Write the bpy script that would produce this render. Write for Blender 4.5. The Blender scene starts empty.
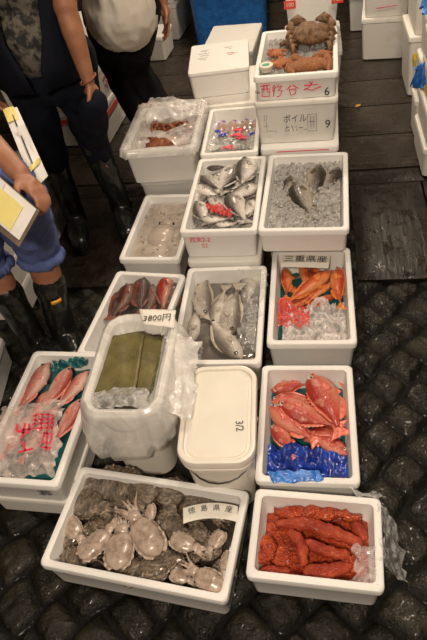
import bpy, bmesh, math, random
from math import sin, cos, pi, radians, sqrt, atan2
from mathutils import Vector, Matrix, noise
random.seed(7)
SC = bpy.context.scene
C = SC.collection

# ------------------------------------------------------------------ camera
FPX = 582.0; PITCH = radians(45.06); ROLL = radians(-10.84); CAMZ = 1.678
cam = bpy.data.objects.new('camera', bpy.data.cameras.new('camera')); C.objects.link(cam)
cam.data.sensor_fit = 'AUTO'; cam.data.sensor_width = 36.0; cam.data.lens = FPX/640.0*36.0
cam.data.clip_start = 0.05; cam.data.clip_end = 60
cam.matrix_world = Matrix.Translation((0, 0, CAMZ)) @ Matrix.Rotation(pi/2-PITCH, 4, 'X') @ Matrix.Rotation(ROLL, 4, 'Z')
SC.camera = cam

# ------------------------------------------------------------------ world, lamps, exposure
SC.view_settings.view_transform = 'Standard'; SC.view_settings.look = 'None'
SC.view_settings.gamma = 1.0; SC.view_settings.use_curve_mapping = False
SC.view_settings.exposure = 0.0
wd = bpy.data.worlds.new('dim_market'); SC.world = wd; wd.use_nodes = True
wd.node_tree.nodes['Background'].inputs[0].default_value = (0.9, 0.62, 0.42, 1)
wd.node_tree.nodes['Background'].inputs[1].default_value = 0.035
def lamp(name, loc, power, size, col, target=None, kind='SPHERE'):
    d = bpy.data.lights.new(name, 'POINT'); d.energy = power; d.shadow_soft_size = size; d.color = col
    o = bpy.data.objects.new(name, d); C.objects.link(o); o.location = loc
    return o
lamp('bulb_over_boxes', (0.95, 1.9, 2.75), 95, 0.12, (1.0, 0.83, 0.66))
lamp('bulb_near_front', (-0.30, -0.55, 2.35), 185, 0.12, (1.0, 0.83, 0.67))
lamp('bulb_far_row', (0.30, 1.5, 2.9), 60, 0.12, (1.0, 0.83, 0.66))

lamp('fill_back_aisle', (0.75, 4.0, 2.3), 135, 0.12, (1.0, 0.82, 0.63))  # unseen fill lamp, added to brighten the red-taped stack and back aisle

# ------------------------------------------------------------------ picture point on a level -> place
def at(px, py, z=0.0):
    a, b = px-213.5, py-320.0
    cr, sr = cos(ROLL), sin(ROLL)
    x, y = (a*cr+b*sr)/FPX, -(-a*sr+b*cr)/FPX
    c, s = cos(PITCH), sin(PITCH)
    d = Vector((x, c+y*s, -s+y*c))
    return Vector((0, 0, CAMZ)) + d*((z-CAMZ)/d.z)

# ------------------------------------------------------------------ objects
def prop(o, label=None, cat=None, group=None, kind=None):
    if label: o['label'] = label
    if cat: o['category'] = cat
    if group: o['group'] = group
    if kind: o['kind'] = kind
    return o
def mesh(name, vs, fs, mat=None, smooth=True, mats=None, mi=None):
    m = bpy.data.meshes.new(name); m.from_pydata([tuple(v) for v in vs], [], fs)
    if mats:
        for q in mats: m.materials.append(q)
        if mi: m.polygons.foreach_set('material_index', mi)
    elif mat: m.materials.append(mat)
    m.polygons.foreach_set('use_smooth', [smooth]*len(m.polygons)); m.update()
    return m
def obj(name, m, parent=None, loc=(0, 0, 0), rot=(0, 0, 0), scale=(1, 1, 1)):
    o = bpy.data.objects.new(name, m); C.objects.link(o)
    o.location = loc; o.rotation_euler = rot; o.scale = scale
    if parent: o.parent = parent
    return o
def empty(name, loc=(0, 0, 0), rz=0):
    o = bpy.data.objects.new(name, None); C.objects.link(o); o.empty_display_size = .05
    o.location = loc; o.rotation_euler = (0, 0, rz); return o
def dup(o, parent=None):
    c = o.copy(); C.objects.link(c)
    if parent is not None: c.parent = parent
    for ch in list(o.children): dup(ch, c)
    return c
class MB:
    def __init__(s): s.v = []; s.f = []; s.m = []
    def add(s, vs, fs, mi=0, M=None):
        b = len(s.v)
        for v in vs:
            v = Vector(v); s.v.append(M @ v if M else v)
        for f in fs: s.f.append([b+i for i in f]); s.m.append(mi)
        return s
    def box(s, lo, hi, M=None, mi=0):
        x0, y0, z0 = lo; x1, y1, z1 = hi
        return s.add([(x0,y0,z0),(x1,y0,z0),(x1,y1,z0),(x0,y1,z0),(x0,y0,z1),(x1,y0,z1),(x1,y1,z1),(x0,y1,z1)],
          [[3,2,1,0],[4,5,6,7],[0,1,5,4],[1,2,6,5],[2,3,7,6],[3,0,4,7]], mi, M)
    def rings(s, R, close=True, cap0=False, cap1=False, mi=0, M=None):
        n = len(R[0]); vs = [p for r in R for p in r]; fs = []
        for i in range(len(R)-1):
            for j in range(n if close else n-1):
                k = (j+1) % n
                fs.append([i*n+j, i*n+k, (i+1)*n+k, (i+1)*n+j])
        if cap0: fs.append(list(range(n))[::-1])
        if cap1: fs.append([(len(R)-1)*n+j for j in range(n)])
        return s.add(vs, fs, mi, M)
    def ell(s, c, r, mi=0, nu=14, nv=9, M=None):
        R = []
        for i in range(nv+1):
            t = pi*(i+.02)/(nv+.04) - pi/2
            R.append([(c[0]+r[0]*cos(t)*cos(2*pi*j/nu), c[1]+r[1]*cos(t)*sin(2*pi*j/nu), c[2]+r[2]*sin(t)) for j in range(nu)])
        return s.rings(R, True, True, True, mi, M)
    def tube(s, pts, rad, n=8, mi=0, M=None, flat=1.0):
        pts = [Vector(p) for p in pts]; R = []
        up = Vector((0, 0, 1)); pn = None
        for i, p in enumerate(pts):
            d = (pts[min(i+1, len(pts)-1)] - pts[max(i-1, 0)]).normalized()
            if pn is None:
                a = d.cross(up)
                if a.length < .05: a = d.cross(Vector((1, 0, 0)))
            else: a = pn - d*pn.dot(d)
            a.normalize(); pn = a; b = a.cross(d)
            r = rad[i] if isinstance(rad, (list, tuple)) else rad
            R.append([p + a*(r*cos(2*pi*j/n)) + b*(r*flat*sin(2*pi*j/n)) for j in range(n)])
        return s.rings(R, True, True, True, mi, M)
    def mesh(s, name, mat=None, smooth=True, mats=None):
        return mesh(name, s.v, s.f, mat, smooth, mats, s.m)
    def obj(s, name, mat=None, parent=None, smooth=True, mats=None, **k):
        return obj(name, s.mesh(name, mat, smooth, mats), parent, **k)
def autosmooth(o, ang=40):
    m = o.data; bm = bmesh.new(); bm.from_mesh(m)
    for e in bm.edges:
        if len(e.link_faces) == 2: e.smooth = e.calc_face_angle(0) < radians(ang)
    bm.to_mesh(m); bm.free(); return o
def rr(w, l, r, n=5, z=0.0):
    r = min(r, w/2-.0005, l/2-.0005); P = []
    for cx, cy, a in ((w/2-r, l/2-r, 0), (-w/2+r, l/2-r, pi/2), (-w/2+r, -l/2+r, pi), (w/2-r, -l/2+r, 3*pi/2)):
        for i in range(n+1):
            t = a + pi/2*i/n; P.append(Vector((cx+r*cos(t), cy+r*sin(t), z)))
    return P
def N(x, y=0, z=0): return noise.noise(Vector((x, y, z)))
def FB(x, y, z=0, o=4): return noise.fractal(Vector((x, y, z)), 1.0, 2.0, o)

# ------------------------------------------------------------------ materials
def mat(name, base=(.8,.8,.8), rough=.5, **k):
    m = bpy.data.materials.new(name); m.use_nodes = True
    b = m.node_tree.nodes['Principled BSDF']
    b.inputs['Base Color'].default_value = (*base, 1); b.inputs['Roughness'].default_value = rough
    for n, v in k.items():
        b.inputs[{'spec': 'Specular IOR Level', 'coat': 'Coat Weight', 'coatr': 'Coat Roughness', 'trans': 'Transmission Weight', 'sss': 'Subsurface Weight', 'metal': 'Metallic', 'ior': 'IOR', 'sheen': 'Sheen Weight'}[n]].default_value = v
    if k.get('sss'): b.inputs['Subsurface Radius'].default_value = (.02, .01, .006); b.inputs['Subsurface Scale'].default_value = .5
    return m
def nd(m, t, **k):
    n = m.node_tree.nodes.new(t)
    for a, v in k.items(): setattr(n, a, v)
    return n
def lk(m, a, b): m.node_tree.links.new(a, b)
def tc(m, out='Object', scale=None):
    t = nd(m, 'ShaderNodeTexCoord')
    if scale is None: return t.outputs[out]
    mp = nd(m, 'ShaderNodeMapping'); mp.inputs['Scale'].default_value = scale
    lk(m, t.outputs[out], mp.inputs[0]); return mp.outputs[0]
def noi(m, vec, scale, det=3, rough=.55, dist=0):
    n = nd(m, 'ShaderNodeTexNoise'); n.inputs['Scale'].default_value = scale; n.inputs['Detail'].default_value = det
    n.inputs['Roughness'].default_value = rough; n.inputs['Distortion'].default_value = dist
    lk(m, vec, n.inputs['Vector']); return n.outputs['Fac']
def ramp(m, fac, stops):
    r = nd(m, 'ShaderNodeValToRGB'); e = r.color_ramp.elements
    while len(e) < len(stops): e.new(.5)
    for i, (p, c) in enumerate(stops): e[i].position = p; e[i].color = (*c, 1) if len(c) == 3 else c
    lk(m, fac, r.inputs[0]); return r.outputs[0]
def mix(m, fac, a, b, mode='MIX'):
    n = nd(m, 'ShaderNodeMix', data_type='RGBA', blend_type=mode)
    for s, v in ((n.inputs[0], fac), (n.inputs[6], a), (n.inputs[7], b)):
        if isinstance(v, (int, float)): s.default_value = v
        elif isinstance(v, tuple): s.default_value = (*v, 1)
        else: lk(m, v, s)
    return n.outputs[2]
def bump(m, h, dist=.002, strength=.6):
    n = nd(m, 'ShaderNodeBump'); n.inputs['Distance'].default_value = dist; n.inputs['Strength'].default_value = strength
    lk(m, h, n.inputs['Height']); lk(m, n.outputs[0], m.node_tree.nodes['Principled BSDF'].inputs['Normal'])
def setc(m, c): lk(m, c, m.node_tree.nodes['Principled BSDF'].inputs['Base Color'])
def setr(m, c): lk(m, c, m.node_tree.nodes['Principled BSDF'].inputs['Roughness'])
def mottled(name, c1, c2, rough=.5, scale=10, lo=.4, hi=.6, bs=0, bd=.001, det=4, **k):
    m = mat(name, c1, rough, **k); v = tc(m)
    setc(m, ramp(m, noi(m, v, scale, det), [(lo, c1), (hi, c2)]))
    if bs: bump(m, noi(m, v, bs, 3), bd, .7)
    return m
def foam_mat(name, c, grime=.5):
    m = mat(name, c, .5, spec=.35); v = tc(m)
    g = ramp(m, noi(m, v, 6, 6, .65), [(.55, (0,0,0)), (.78, (1,1,1))])
    g2 = nd(m, 'ShaderNodeMath', operation='MULTIPLY'); lk(m, g, g2.inputs[0]); g2.inputs[1].default_value = grime
    setc(m, mix(m, g2.outputs[0], c, (c[0]*.72, c[1]*.68, c[2]*.6)))
    vo = nd(m, 'ShaderNodeTexVoronoi'); vo.inputs['Scale'].default_value = 260; lk(m, v, vo.inputs['Vector'])
    bump(m, vo.outputs['Distance'], .0006, .35)
    return m
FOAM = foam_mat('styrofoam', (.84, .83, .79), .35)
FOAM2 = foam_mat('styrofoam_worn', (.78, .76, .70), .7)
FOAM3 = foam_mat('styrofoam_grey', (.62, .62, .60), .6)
INK = mat('black_ink', (.02, .02, .02), .5)
REDINK = mat('red_ink', (.78, .04, .09), .5)
GREYINK = mat('grey_ink', (.10, .10, .10), .6)
REDTAPE = mat('red_tape', (.72, .07, .04), .4)
YELTAPE = mat('yellow_tape', (.85, .62, .04), .4)
PAPER = mottled('label_paper', (.84, .81, .72), (.80, .76, .66), .6, 30)
def plastic_film(name, tint=(.9, .9, .88), lo=.12, hi=.55, scale=30, rough=.12):
    m = mat(name, tint, rough, spec=.8); nt = m.node_tree; v = tc(m)
    b = nt.nodes['Principled BSDF']; o = nt.nodes['Material Output']
    t = nd(m, 'ShaderNodeBsdfTransparent'); t.inputs[0].default_value = (.96, .96, .95, 1)
    mx = nd(m, 'ShaderNodeMixShader')
    h = noi(m, v, scale, 5, .6, 1.2)
    f = ramp(m, h, [(.35, (lo,)*3), (.68, (hi,)*3)])
    lk(m, f, mx.inputs[0]); lk(m, t.outputs[0], mx.inputs[1]); lk(m, b.outputs[0], mx.inputs[2]); lk(m, mx.outputs[0], o.inputs[0])
    bump(m, noi(m, v, scale*1.1, 3, .5, 2.0), .003, .5)
    return m
FILM = plastic_film('clear_plastic', lo=.10, hi=.5)
FILMW = plastic_film('milky_plastic', (.86, .84, .80), .35, .85, 18, .2)
FILMR = plastic_film('red_plastic', (.85, .07, .06), .35, .9, 40)
BLUEP = mottled('blue_plastic', (.015, .06, .42), (.01, .03, .22), .18, 30, bs=40, bd=.004, spec=.8)
BLUEB = mottled('light_blue_plastic', (.06, .25, .72), (.03, .16, .55), .25, 30, bs=40, bd=.003)
TEAL = mottled('teal_plastic', (.01, .13, .13), (.01, .07, .08), .2, 25, bs=40, bd=.003)
def ice_mat():
    m = mat('crushed_ice_chips', (.46, .445, .42), .22, spec=.7, trans=.25, ior=1.31); v = tc(m)
    bump(m, noi(m, v, 90, 4), .002, .6); return m
ICE = ice_mat()
def water_mat(name, c, rough=.06):
    m = mat(name, c, rough, spec=.7); v = tc(m)
    setc(m, ramp(m, noi(m, v, 14, 5, .6, .6), [(.35, tuple(q*.75 for q in c)), (.65, tuple(min(1, q*1.2) for q in c))]))
    bump(m, noi(m, v, 60, 3), .002, .4); return m
WDARK = water_mat('dark_fish_water', (.035, .028, .022))
WMILK = water_mat('cloudy_ice_water', (.42, .36, .30), .15)
WGREY = water_mat('grey_ice_water', (.15, .135, .12))
SKIN = mottled('skin', (.34, .155, .085), (.28, .115, .06), .5, 18, bs=300, bd=.0005, sss=.1)
HAIR = mat('black_hair', (.012, .01, .009), .5)
EYEW = mat('eye_white', (.7, .68, .62), .2); PUP = mat('pupil_black', (.008, .008, .01), .08, coat=1.0)
def cloth(name, c1, c2, rough=.85, sc=6):
    m = mottled(name, c1, c2, rough, sc, .3, .7, bs=300, bd=.0006, spec=.15); return m
RUBBER = mottled('black_rubber', (.006, .007, .006), (.010, .011, .010), .25, 12, bs=25, bd=.003, spec=.6)

# ------------------------------------------------------------------ lettering
def text_obj(name, s, size, mat_, parent, M, ext=.0004, sx=1.0, align='CENTER'):
    cu = bpy.data.curves.new(name, 'FONT'); cu.body = s; cu.size = size; cu.extrude = ext
    cu.align_x = align; cu.align_y = 'CENTER'; cu.resolution_u = 2
    t = bpy.data.objects.new(name+'_src', cu); C.objects.link(t)
    bpy.context.view_layer.update()
    me = bpy.data.meshes.new_from_object(t.evaluated_get(bpy.context.evaluated_depsgraph_get()))
    bpy.data.objects.remove(t); me.name = name
    me.materials.clear(); me.materials.append(mat_)
    for v in me.vertices: v.co.x *= sx
    o = obj(name, me, parent); o.matrix_local = M; return o
def strokes(name, polys, wid, mat_, parent, M, sc=1.0, th=.0006):
    mb = MB()
    for P in polys:
        pts = [Vector((p[0]*sc, p[1]*sc, 0)) for p in P]; R = []
        for i, p in enumerate(pts):
            d = (pts[min(i+1, len(pts)-1)]-pts[max(i-1, 0)])
            d = d.normalized() if d.length > 1e-9 else Vector((1, 0, 0))
            n = Vector((-d.y, d.x, 0)); w = wid*(.5+.15*sin(i*2.1+len(pts)))
            e = d*(w*.5)*(-1 if i == 0 else 1 if i == len(pts)-1 else 0)
            R.append([p+e-n*w-Vector((0,0,th)), p+e+n*w-Vector((0,0,th)), p+e+n*w+Vector((0,0,th)), p+e-n*w+Vector((0,0,th))])
        mb.rings(R, True, True, True)
    o = mb.obj(name, mat_, parent, smooth=False); o.matrix_local = M; return o
def face_front(x, z, ly, tilt=0):      # writing on the side of a box that looks towards -Y of the box
    return Matrix.Translation((x, ly, z)) @ Matrix.Rotation(pi/2-tilt, 4, 'X')
def face_top(x, y, z, a=0): return Matrix.Translation((x, y, z)) @ Matrix.Rotation(a, 4, 'Z')

# ------------------------------------------------------------------ styrofoam boxes
TAP = .024      # how much the sides draw in towards the base
def foam_box(label, x, y, r, w, l, z0, h, m=FOAM, wall=.022, deep=None, group=None, rim=.028, name='styrofoam_box', rad=.017):
    tp = TAP*h/.13*.5; o = []
    floor_z = .016 if deep is None else h-deep
    prof = [(-tp-.004, 0, rad), (-tp, .004, rad), (-.006, h-rim-.003, rad), (-.0045, h-rim, rad), (0, h-rim+.004, rad), (0, h-.006, rad), (-.002, h-.002, rad), (-.006, h, rad*.9)]
    R = [rr(w+2*a, l+2*a, q, 6, z) for a, z, q in prof]
    inn = [(-wall+.005, h, rad*.8), (-wall+.001, h-.003, rad*.8), (-wall, h-.010, rad*.8), (-wall-tp*.6-.003, floor_z+.012, rad*.8), (-wall-tp*.6-.012, floor_z, rad*.6)]
    R += [rr(w+2*a, l+2*a, q, 6, z) for a, z, q in inn]
    b = MB().rings(R, True, True, True).obj(name, m, loc=(x, y, z0), rot=(0, 0, r))
    autosmooth(b, 35)
    return prop(b, label, 'box', group)
def closed_box(label, x, y, r, w, l, z0, h, m=FOAM, lid=.03, lm=None, group=None, name='styrofoam_box', rad=.018):
    tp = TAP*h/.13*.4; hb = h-lid
    R = [rr(w+2*a, l+2*a, rad, 6, z) for a, z in [(-tp-.004, 0), (-tp, .004), (-.004, hb-.001)]]
    b = MB().rings(R, True, True, True).obj(name, m, loc=(x, y, z0), rot=(0, 0, r)); autosmooth(b, 35)
    R = [rr(w+2*a, l+2*a, rad, 6, z) for a, z in [(-.004, hb), (0, hb+.004), (0, h-.006), (-.002, h-.001), (-.007, h)]]
    autosmooth(MB().rings(R, True, True, True).obj('lid', lm or m, b), 35)
    return prop(b, label, 'box', group)
def tilt_of(h): return 0

# ------------------------------------------------------------------ floor: wet cobbles, then boards laid on them
def floor_mat():
    m = mat('wet_cobbles', (.03, .027, .02), .2, spec=.3, coat=.10, coatr=.07); v = tc(m)
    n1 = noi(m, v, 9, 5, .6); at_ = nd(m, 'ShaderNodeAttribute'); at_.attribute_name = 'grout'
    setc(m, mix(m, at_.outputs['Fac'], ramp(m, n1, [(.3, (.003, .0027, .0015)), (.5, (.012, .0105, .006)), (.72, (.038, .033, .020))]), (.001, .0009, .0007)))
    setr(m, mix(m, at_.outputs['Fac'], ramp(m, noi(m, v, 22, 5, .65), [(.35, (.14,)*3), (.65, (.42,)*3)]), (.8, .8, .8)))
    bump(m, noi(m, v, 90, 4, .65), .008, .8); return m
GR = []
def sett(x, y):
    x += .024*N(x*5, y*5, 3); y += .024*N(x*5, y*5, 9)
    a = radians(33); u, v = (x*cos(a)+y*sin(a))/.112, (-x*sin(a)+y*cos(a))/.130
    row = math.floor(v); u += .5*(row % 2) + .17*N(row*3.7)
    col = math.floor(u); fu, fv = 2*(u-col)-1, 2*(v-row)-1
    h = (1-abs(fu)**4.5)*(1-abs(fv)**4.5)
    tl = N(col*7.3, row*5.1, 1)*.0045; tu = N(col*3.3, row*9.1, 4)*.005*fu; tv = N(col*2.3, row*4.1, 8)*.005*fv
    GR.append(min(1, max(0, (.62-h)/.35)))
    return -.032 + .027*h + (tl+tu+tv)*h + .0050*FB(x*38, y*38, 0, 3)
nx, ny = 380, 270; x0, y0, sx, sy = -1.45, .08, 2.95, 2.0
vs = [(x0+sx*i/nx, y0+sy*j/ny, sett(x0+sx*i/nx, y0+sy*j/ny)) for j in range(ny+1) for i in range(nx+1)]
fs = [(j*(nx+1)+i, j*(nx+1)+i+1, (j+1)*(nx+1)+i+1, (j+1)*(nx+1)+i) for j in range(ny) for i in range(nx)]
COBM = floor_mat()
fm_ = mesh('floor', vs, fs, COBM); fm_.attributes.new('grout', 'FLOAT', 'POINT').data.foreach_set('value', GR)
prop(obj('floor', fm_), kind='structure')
def ground_mat():
    m = mat('wet_ground', (.04, .033, .026), .35, spec=.5); v = tc(m)
    setc(m, ramp(m, noi(m, v, 5, 6, .65), [(.3, (.035, .026, .019)), (.7, (.075, .056, .040))]))
    bump(m, noi(m, v, 40, 5), .004, .7); return m
g = MB().box((-6, -2, -.16), (7, 9, -.075)).obj('floor', ground_mat(), smooth=False); prop(g, kind='structure')
RF = -.245; ER = Vector((cos(RF), sin(RF), 0)); EN = Vector((-sin(RF), cos(RF), 0))
def rowp(a, b, z=0): return ER*a + EN*b + Vector((0, 0, z))
def wood_mat(name, c1, c2, axis, rough=.3):
    m = mat(name, c1, rough, spec=.55); v = tc(m, 'Object', (1, .12, 1) if axis == 'y' else (.12, 1, 1))
    w = noi(m, v, 34, 6, .65, 1.4); b = noi(m, tc(m), 4, 4)
    setc(m, mix(m, .45, ramp(m, w, [(.32, c1), (.68, c2)]), ramp(m, b, [(.3, c1), (.7, c2)])))
    setr(m, ramp(m, noi(m, tc(m), 16, 5), [(.35, (.16,)*3), (.65, (.5,)*3)]))
    bump(m, w, .004, .8); return m
BD1 = wood_mat('dark_wet_board', (.004, .003, .002), (.017, .011, .007), 'y')
BD2 = wood_mat('brown_wet_board', (.015, .0105, .007), (.042, .029, .019), 'x', .4)
def board(a0, a1, b0, b1, zt, m, label, group=None, seed=0):
    c = rowp((a0+a1)/2, (b0+b1)/2); w, l = a1-a0, b1-b0; th = .055
    n1, n2 = max(3, int(w/.04)), max(3, int(l/.04)); mb = MB(); V = []; F = []
    for j in range(n2+1):
        for i in range(n1+1):
            x, y = -w/2+w*i/n1, -l/2+l*j/n2
            e = min(i, n1-i, j, n2-j)
            V.append((x, y, (0 if e else -.005) + .003*N(x*5+seed, y*5)))
    for j in range(n2):
        for i in range(n1): F.append((j*(n1+1)+i, j*(n1+1)+i+1, (j+1)*(n1+1)+i+1, (j+1)*(n1+1)+i))
    mb.add(V, F); mb.box((-w/2+.001, -l/2+.001, -th), (w/2-.001, l/2-.001, -.004))
    o = mb.obj('wooden_board', m, smooth=False, loc=(c.x, c.y, zt), rot=(0, 0, RF)); return prop(o, label, 'board', group)
ZB = .016   # top of the boards
for k, (a0, a1) in enumerate(((-1.7, -.79), (-.78, -.17), (.18, .515), (.525, 1.30), (1.31, 2.0))):
    lab = ['dark wet board on the floor at the left edge beside the stacked boxes', 'dark wet board in front of the tall black boots',
           'dark wet board close beside the right-hand row of fish boxes', 'dark wet board with grain and knots beyond the seam at right, by the cobbles',
           'dark wet board at far right under the stacked boxes'][k]
    board(a0, a1, 1.835, 2.535, ZB-.004, BD1, lab, seed=k*3)
board(-1.9, 2.4, 2.545, 2.665, ZB-.008, BD1, 'narrow dark strip of wood between the two rows of boards', seed=4)
for k in range(11):
    b0 = 2.675+k*.34
    for q, (a0, a1) in enumerate(((-2.6, .02), (.03, 3.6))):
        board(a0, a1, b0, b0+.332, ZB-.004, BD2, 'brown wet floor board running across behind the fish boxes', 'brown boards of the aisle behind the boxes', seed=k)

# ------------------------------------------------------------------ the fish boxes
BX = {}
def fb_(key, *a, **k): BX[key] = (foam_box(*a, **k), a[1:8]); return BX[key][0]
roe = fb_('roe', 'white foam box of bright red roe sacs at the bottom right corner', .159, .663, -.294, .350, .254, -.004, .139)
red = fb_('red', 'white foam box of red rockfish with dark blue plastic sheet', .229, 1.036, -.244, .303, .441, -.004, .134)
orange = fb_('orange', 'white foam box of orange fish with paper sign at its back', .375, 1.55, -.247, .307, .515, -.004, .176)
snap = fb_('snap', 'white foam box of four grey bream on ice', .463, 1.97, -.283, .337, .546, .230, .110)
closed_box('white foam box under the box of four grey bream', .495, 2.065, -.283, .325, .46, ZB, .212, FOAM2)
crab = fb_('crab', 'white foam box of brown crabs with red writing on its front', .587, 2.59, -.27, .350, .507, .532, .108)
b9 = closed_box('closed white foam box marked 9 under the crab box', .583, 2.585, -.27, .356, .515, .332, .199, FOAM2, lid=.022)
closed_box('closed white foam box with a red line, under the box marked 9', .588, 2.562, -.27, .345, .545, ZB, .315, FOAM, lid=.03)
assort = fb_('assort', 'white foam box of mixed silver bream with red price writing', .150, 2.09, -.264, .308, .545, .182, .138)
closed_box('white foam box under the mixed silver bream box', .155, 2.075, -.264, .300, .555, ZB, .165, FOAM2)
grunt = fb_('grunt', 'white foam box of pale silver fish lying in icy water', .034, 1.543, -.238, .319, .507, -.004, .174)
packets = fb_('packets', 'white foam box of bagged squid with blue and red print', .262, 2.61, -.235, .268, .452, .182, .138)
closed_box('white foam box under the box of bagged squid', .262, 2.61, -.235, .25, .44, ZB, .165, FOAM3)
boxA = closed_box('closed white foam box with handwriting on its lid', .292, 3.154, -.162, .317, .376, .322, .138, FOAM, lid=.02)
closed_box('closed white foam box under the one with handwriting on its lid', .317, 3.09, -.2, .35, .46, ZB, .305, FOAM2)
closed_box('closed white foam box behind the one with handwriting on its lid', .447, 3.80, -.325, .325, .455, ZB+.148, .14, FOAM2)
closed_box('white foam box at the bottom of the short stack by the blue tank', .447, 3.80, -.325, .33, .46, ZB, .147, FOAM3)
shrimp = fb_('shrimp', 'white foam box of small shrimp lined with clear plastic bag', -.050, 2.60, -.245, .325, .430, .225, .175)
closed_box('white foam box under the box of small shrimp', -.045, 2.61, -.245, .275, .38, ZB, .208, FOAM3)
milky = fb_('milky', 'white foam box of cloudy ice water with a pale squid', -.151, 2.168, -.30, .268, .482, ZB, .146)
dark = fb_('dark', 'white foam box of dark red fish behind the kelp tub', -.296, 1.64, -.36, .300, .46, -.004, .164)
left = fb_('left', 'white foam box of pink fish with red lettered bag, on another box', -.599, 1.208, -.283, .276, .520, .088, .112)
closed_box('white foam box under the box of pink fish at left', -.599, 1.208, -.283, .270, .512, -.004, .091, FOAM2, lid=.02)
squid = fb_('squid', 'large white foam box of cuttlefish at the front', -.296, .777, -.366, .535, .311, -.004, .144, wall=.021)

# ------------------------------------------------------------------ background things
# P1..P3 stand around x -0.5; stacks behind them
RT = -.31
def stack(x, y, r, w, l, hs, z0, labels, m=FOAM2, group=None):
    out = []; z = z0
    for k, h in enumerate(hs):
        out.append(closed_box(labels[k] if isinstance(labels, list) else labels, x+.004*((k*7) % 3-1), y, r, w, l, z, h, m, group=group)); z += h+.001
    return out
# red-taped stack behind the man in navy
t0 = at(112, 146, ZB); cx = t0 + Vector((-.30*cos(RT), -.30*sin(RT), 0)) + Vector((-sin(RT), cos(RT), 0))*.28
L = stack(cx.x, cx.y, RT, .60, .56, (.22, .2, .16), ZB, ['lowest red-taped foam box of the stack behind the man in navy', 'middle foam box of the stack behind the man in navy', 'topmost foam box of the stack behind the man in navy'])
for bxo, zz, full in ((L[0], .15, 1),):
    mb = MB(); R = [rr(.60+.004, .56+.004, .02, 6, z) for z in (zz, zz+.028)]; mb.rings(R)
    mb.obj('red_tape_band', REDTAPE, bxo, smooth=False)
strokes('red_writing', [[(0,0),(.0,.07)],[(.03,0),(.03,.07)],[(0,.035),(.05,.035)],[(.05,0),(.05,.07)],[(-.02,.07),(.07,.07)]], .006, REDINK, L[1], Matrix.Translation((.3, -.12, .06)) @ Matrix.Rotation(pi/2, 4, 'Z') @ Matrix.Rotation(pi/2, 4, 'X'))
# stack left of the man in shorts
t0 = at(31, 325, 0); A = RF
cx = t0 + Vector((-.19*cos(A)-sin(A)*.19, -.19*sin(A)+cos(A)*.19, 0))
stack(cx.x, cx.y, A, .38, .37, (.14, .13, .13), ZB, ['lowest grey-white foam box behind the man in blue shorts', 'middle grey-white foam box behind the man in blue shorts', 'top grey-white foam box behind the man in blue shorts'])
t1 = at(60, 263, 0)
cx2 = t1 + Vector((-.19*cos(A)-sin(A)*.20, -.19*sin(A)+cos(A)*.17, 0)) - Vector((.04, 0, 0))
stack(cx2.x, cx2.y, A, .38, .34, (.14, .13, .13), ZB, ['lowest foam box beside the boots of the man in navy', 'middle foam box beside the boots of the man in navy', 'top foam box beside the boots of the man in navy'])
t1 = at(19, 350, 0)
stack(t1.x-.2, t1.y-.17, -.1, .36, .30, (.13,), -.004, ['grey-white foam box at the left edge beside the left black boot'])
# stack at top, left of the blue tank
t1 = at(176, 58, ZB)
stack(t1.x-.16, t1.y+.15, -.35, .30, .26, (.17,), ZB, ['low white foam box on the floor by the hanging hand'], FOAM2)
t1 = at(192, 45, ZB); stack(t1.x-.18, t1.y+.40, -.35, .40, .42, (.26, .24, .24), ZB, ['lowest foam box of the leaning pile left of blue tank', 'second foam box of the leaning pile left of blue tank', 'third foam box of the leaning pile left of blue tank'], FOAM2)
# blue tank
tk = empty('fish_tank', (.60, 4.85, ZB), -.2); prop(tk, 'large blue plastic tank standing at the back of the aisle', 'tank')
BT = mottled('blue_tank_plastic', (.012, .10, .34), (.02, .14, .44), .35, 25, bs=60, bd=.004)
pr = [(0, 0), (.01, .004), (.03, .72), (.045, .73), (.045, .76), (.035, .765), (.01, .765), (.0, .75), (-.02, .05), (-.03, .03)]
autosmooth(MB().rings([rr(.50+2*a, .8+2*a, .06, 6, z) for a, z in pr], True, True, True).obj('tank_body', BT, tk), 35)
autosmooth(MB().rings([rr(.50+2*a, .8+2*a, .06, 6, z) for a, z in [(.03, .40), (.045, .405), (.045, .44), (.032, .445)]], True).obj('raised_band', BT, tk), 35)
# black crate with green cord behind
kc = empty('crate', (1.30, 5.4, ZB), -.2); prop(kc, 'black crate behind the crab box, at the back beside blue tank', 'crate')
BK = mat('black_plastic', (.012, .012, .012), .4)
mb = MB()
for a in range(8):
    mb.box((-.3+a*.08, -.25, .0), (-.26+a*.08, -.235, .6)); mb.box((-.3+a*.08, .235, .0), (-.26+a*.08, .25, .6))
for z in (0, .28, .57): mb.rings([rr(.62, .5, .02, 3, z), rr(.62, .5, .02, 3, z+.05), rr(.57, .45, .02, 3, z+.05), rr(.57, .45, .02, 3, z)])
mb.box((-.3, -.24, 0), (.3, .24, .02)); mb.obj('crate_body', BK, kc, smooth=False)
MB().tube([(-.31+.62*i/16, -.26-.008*sin(i), .50+.04*sin(i*.6)) for i in range(17)], .008).obj('green_cord', mat('green_cord', (.02, .25, .08), .5), kc)
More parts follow.
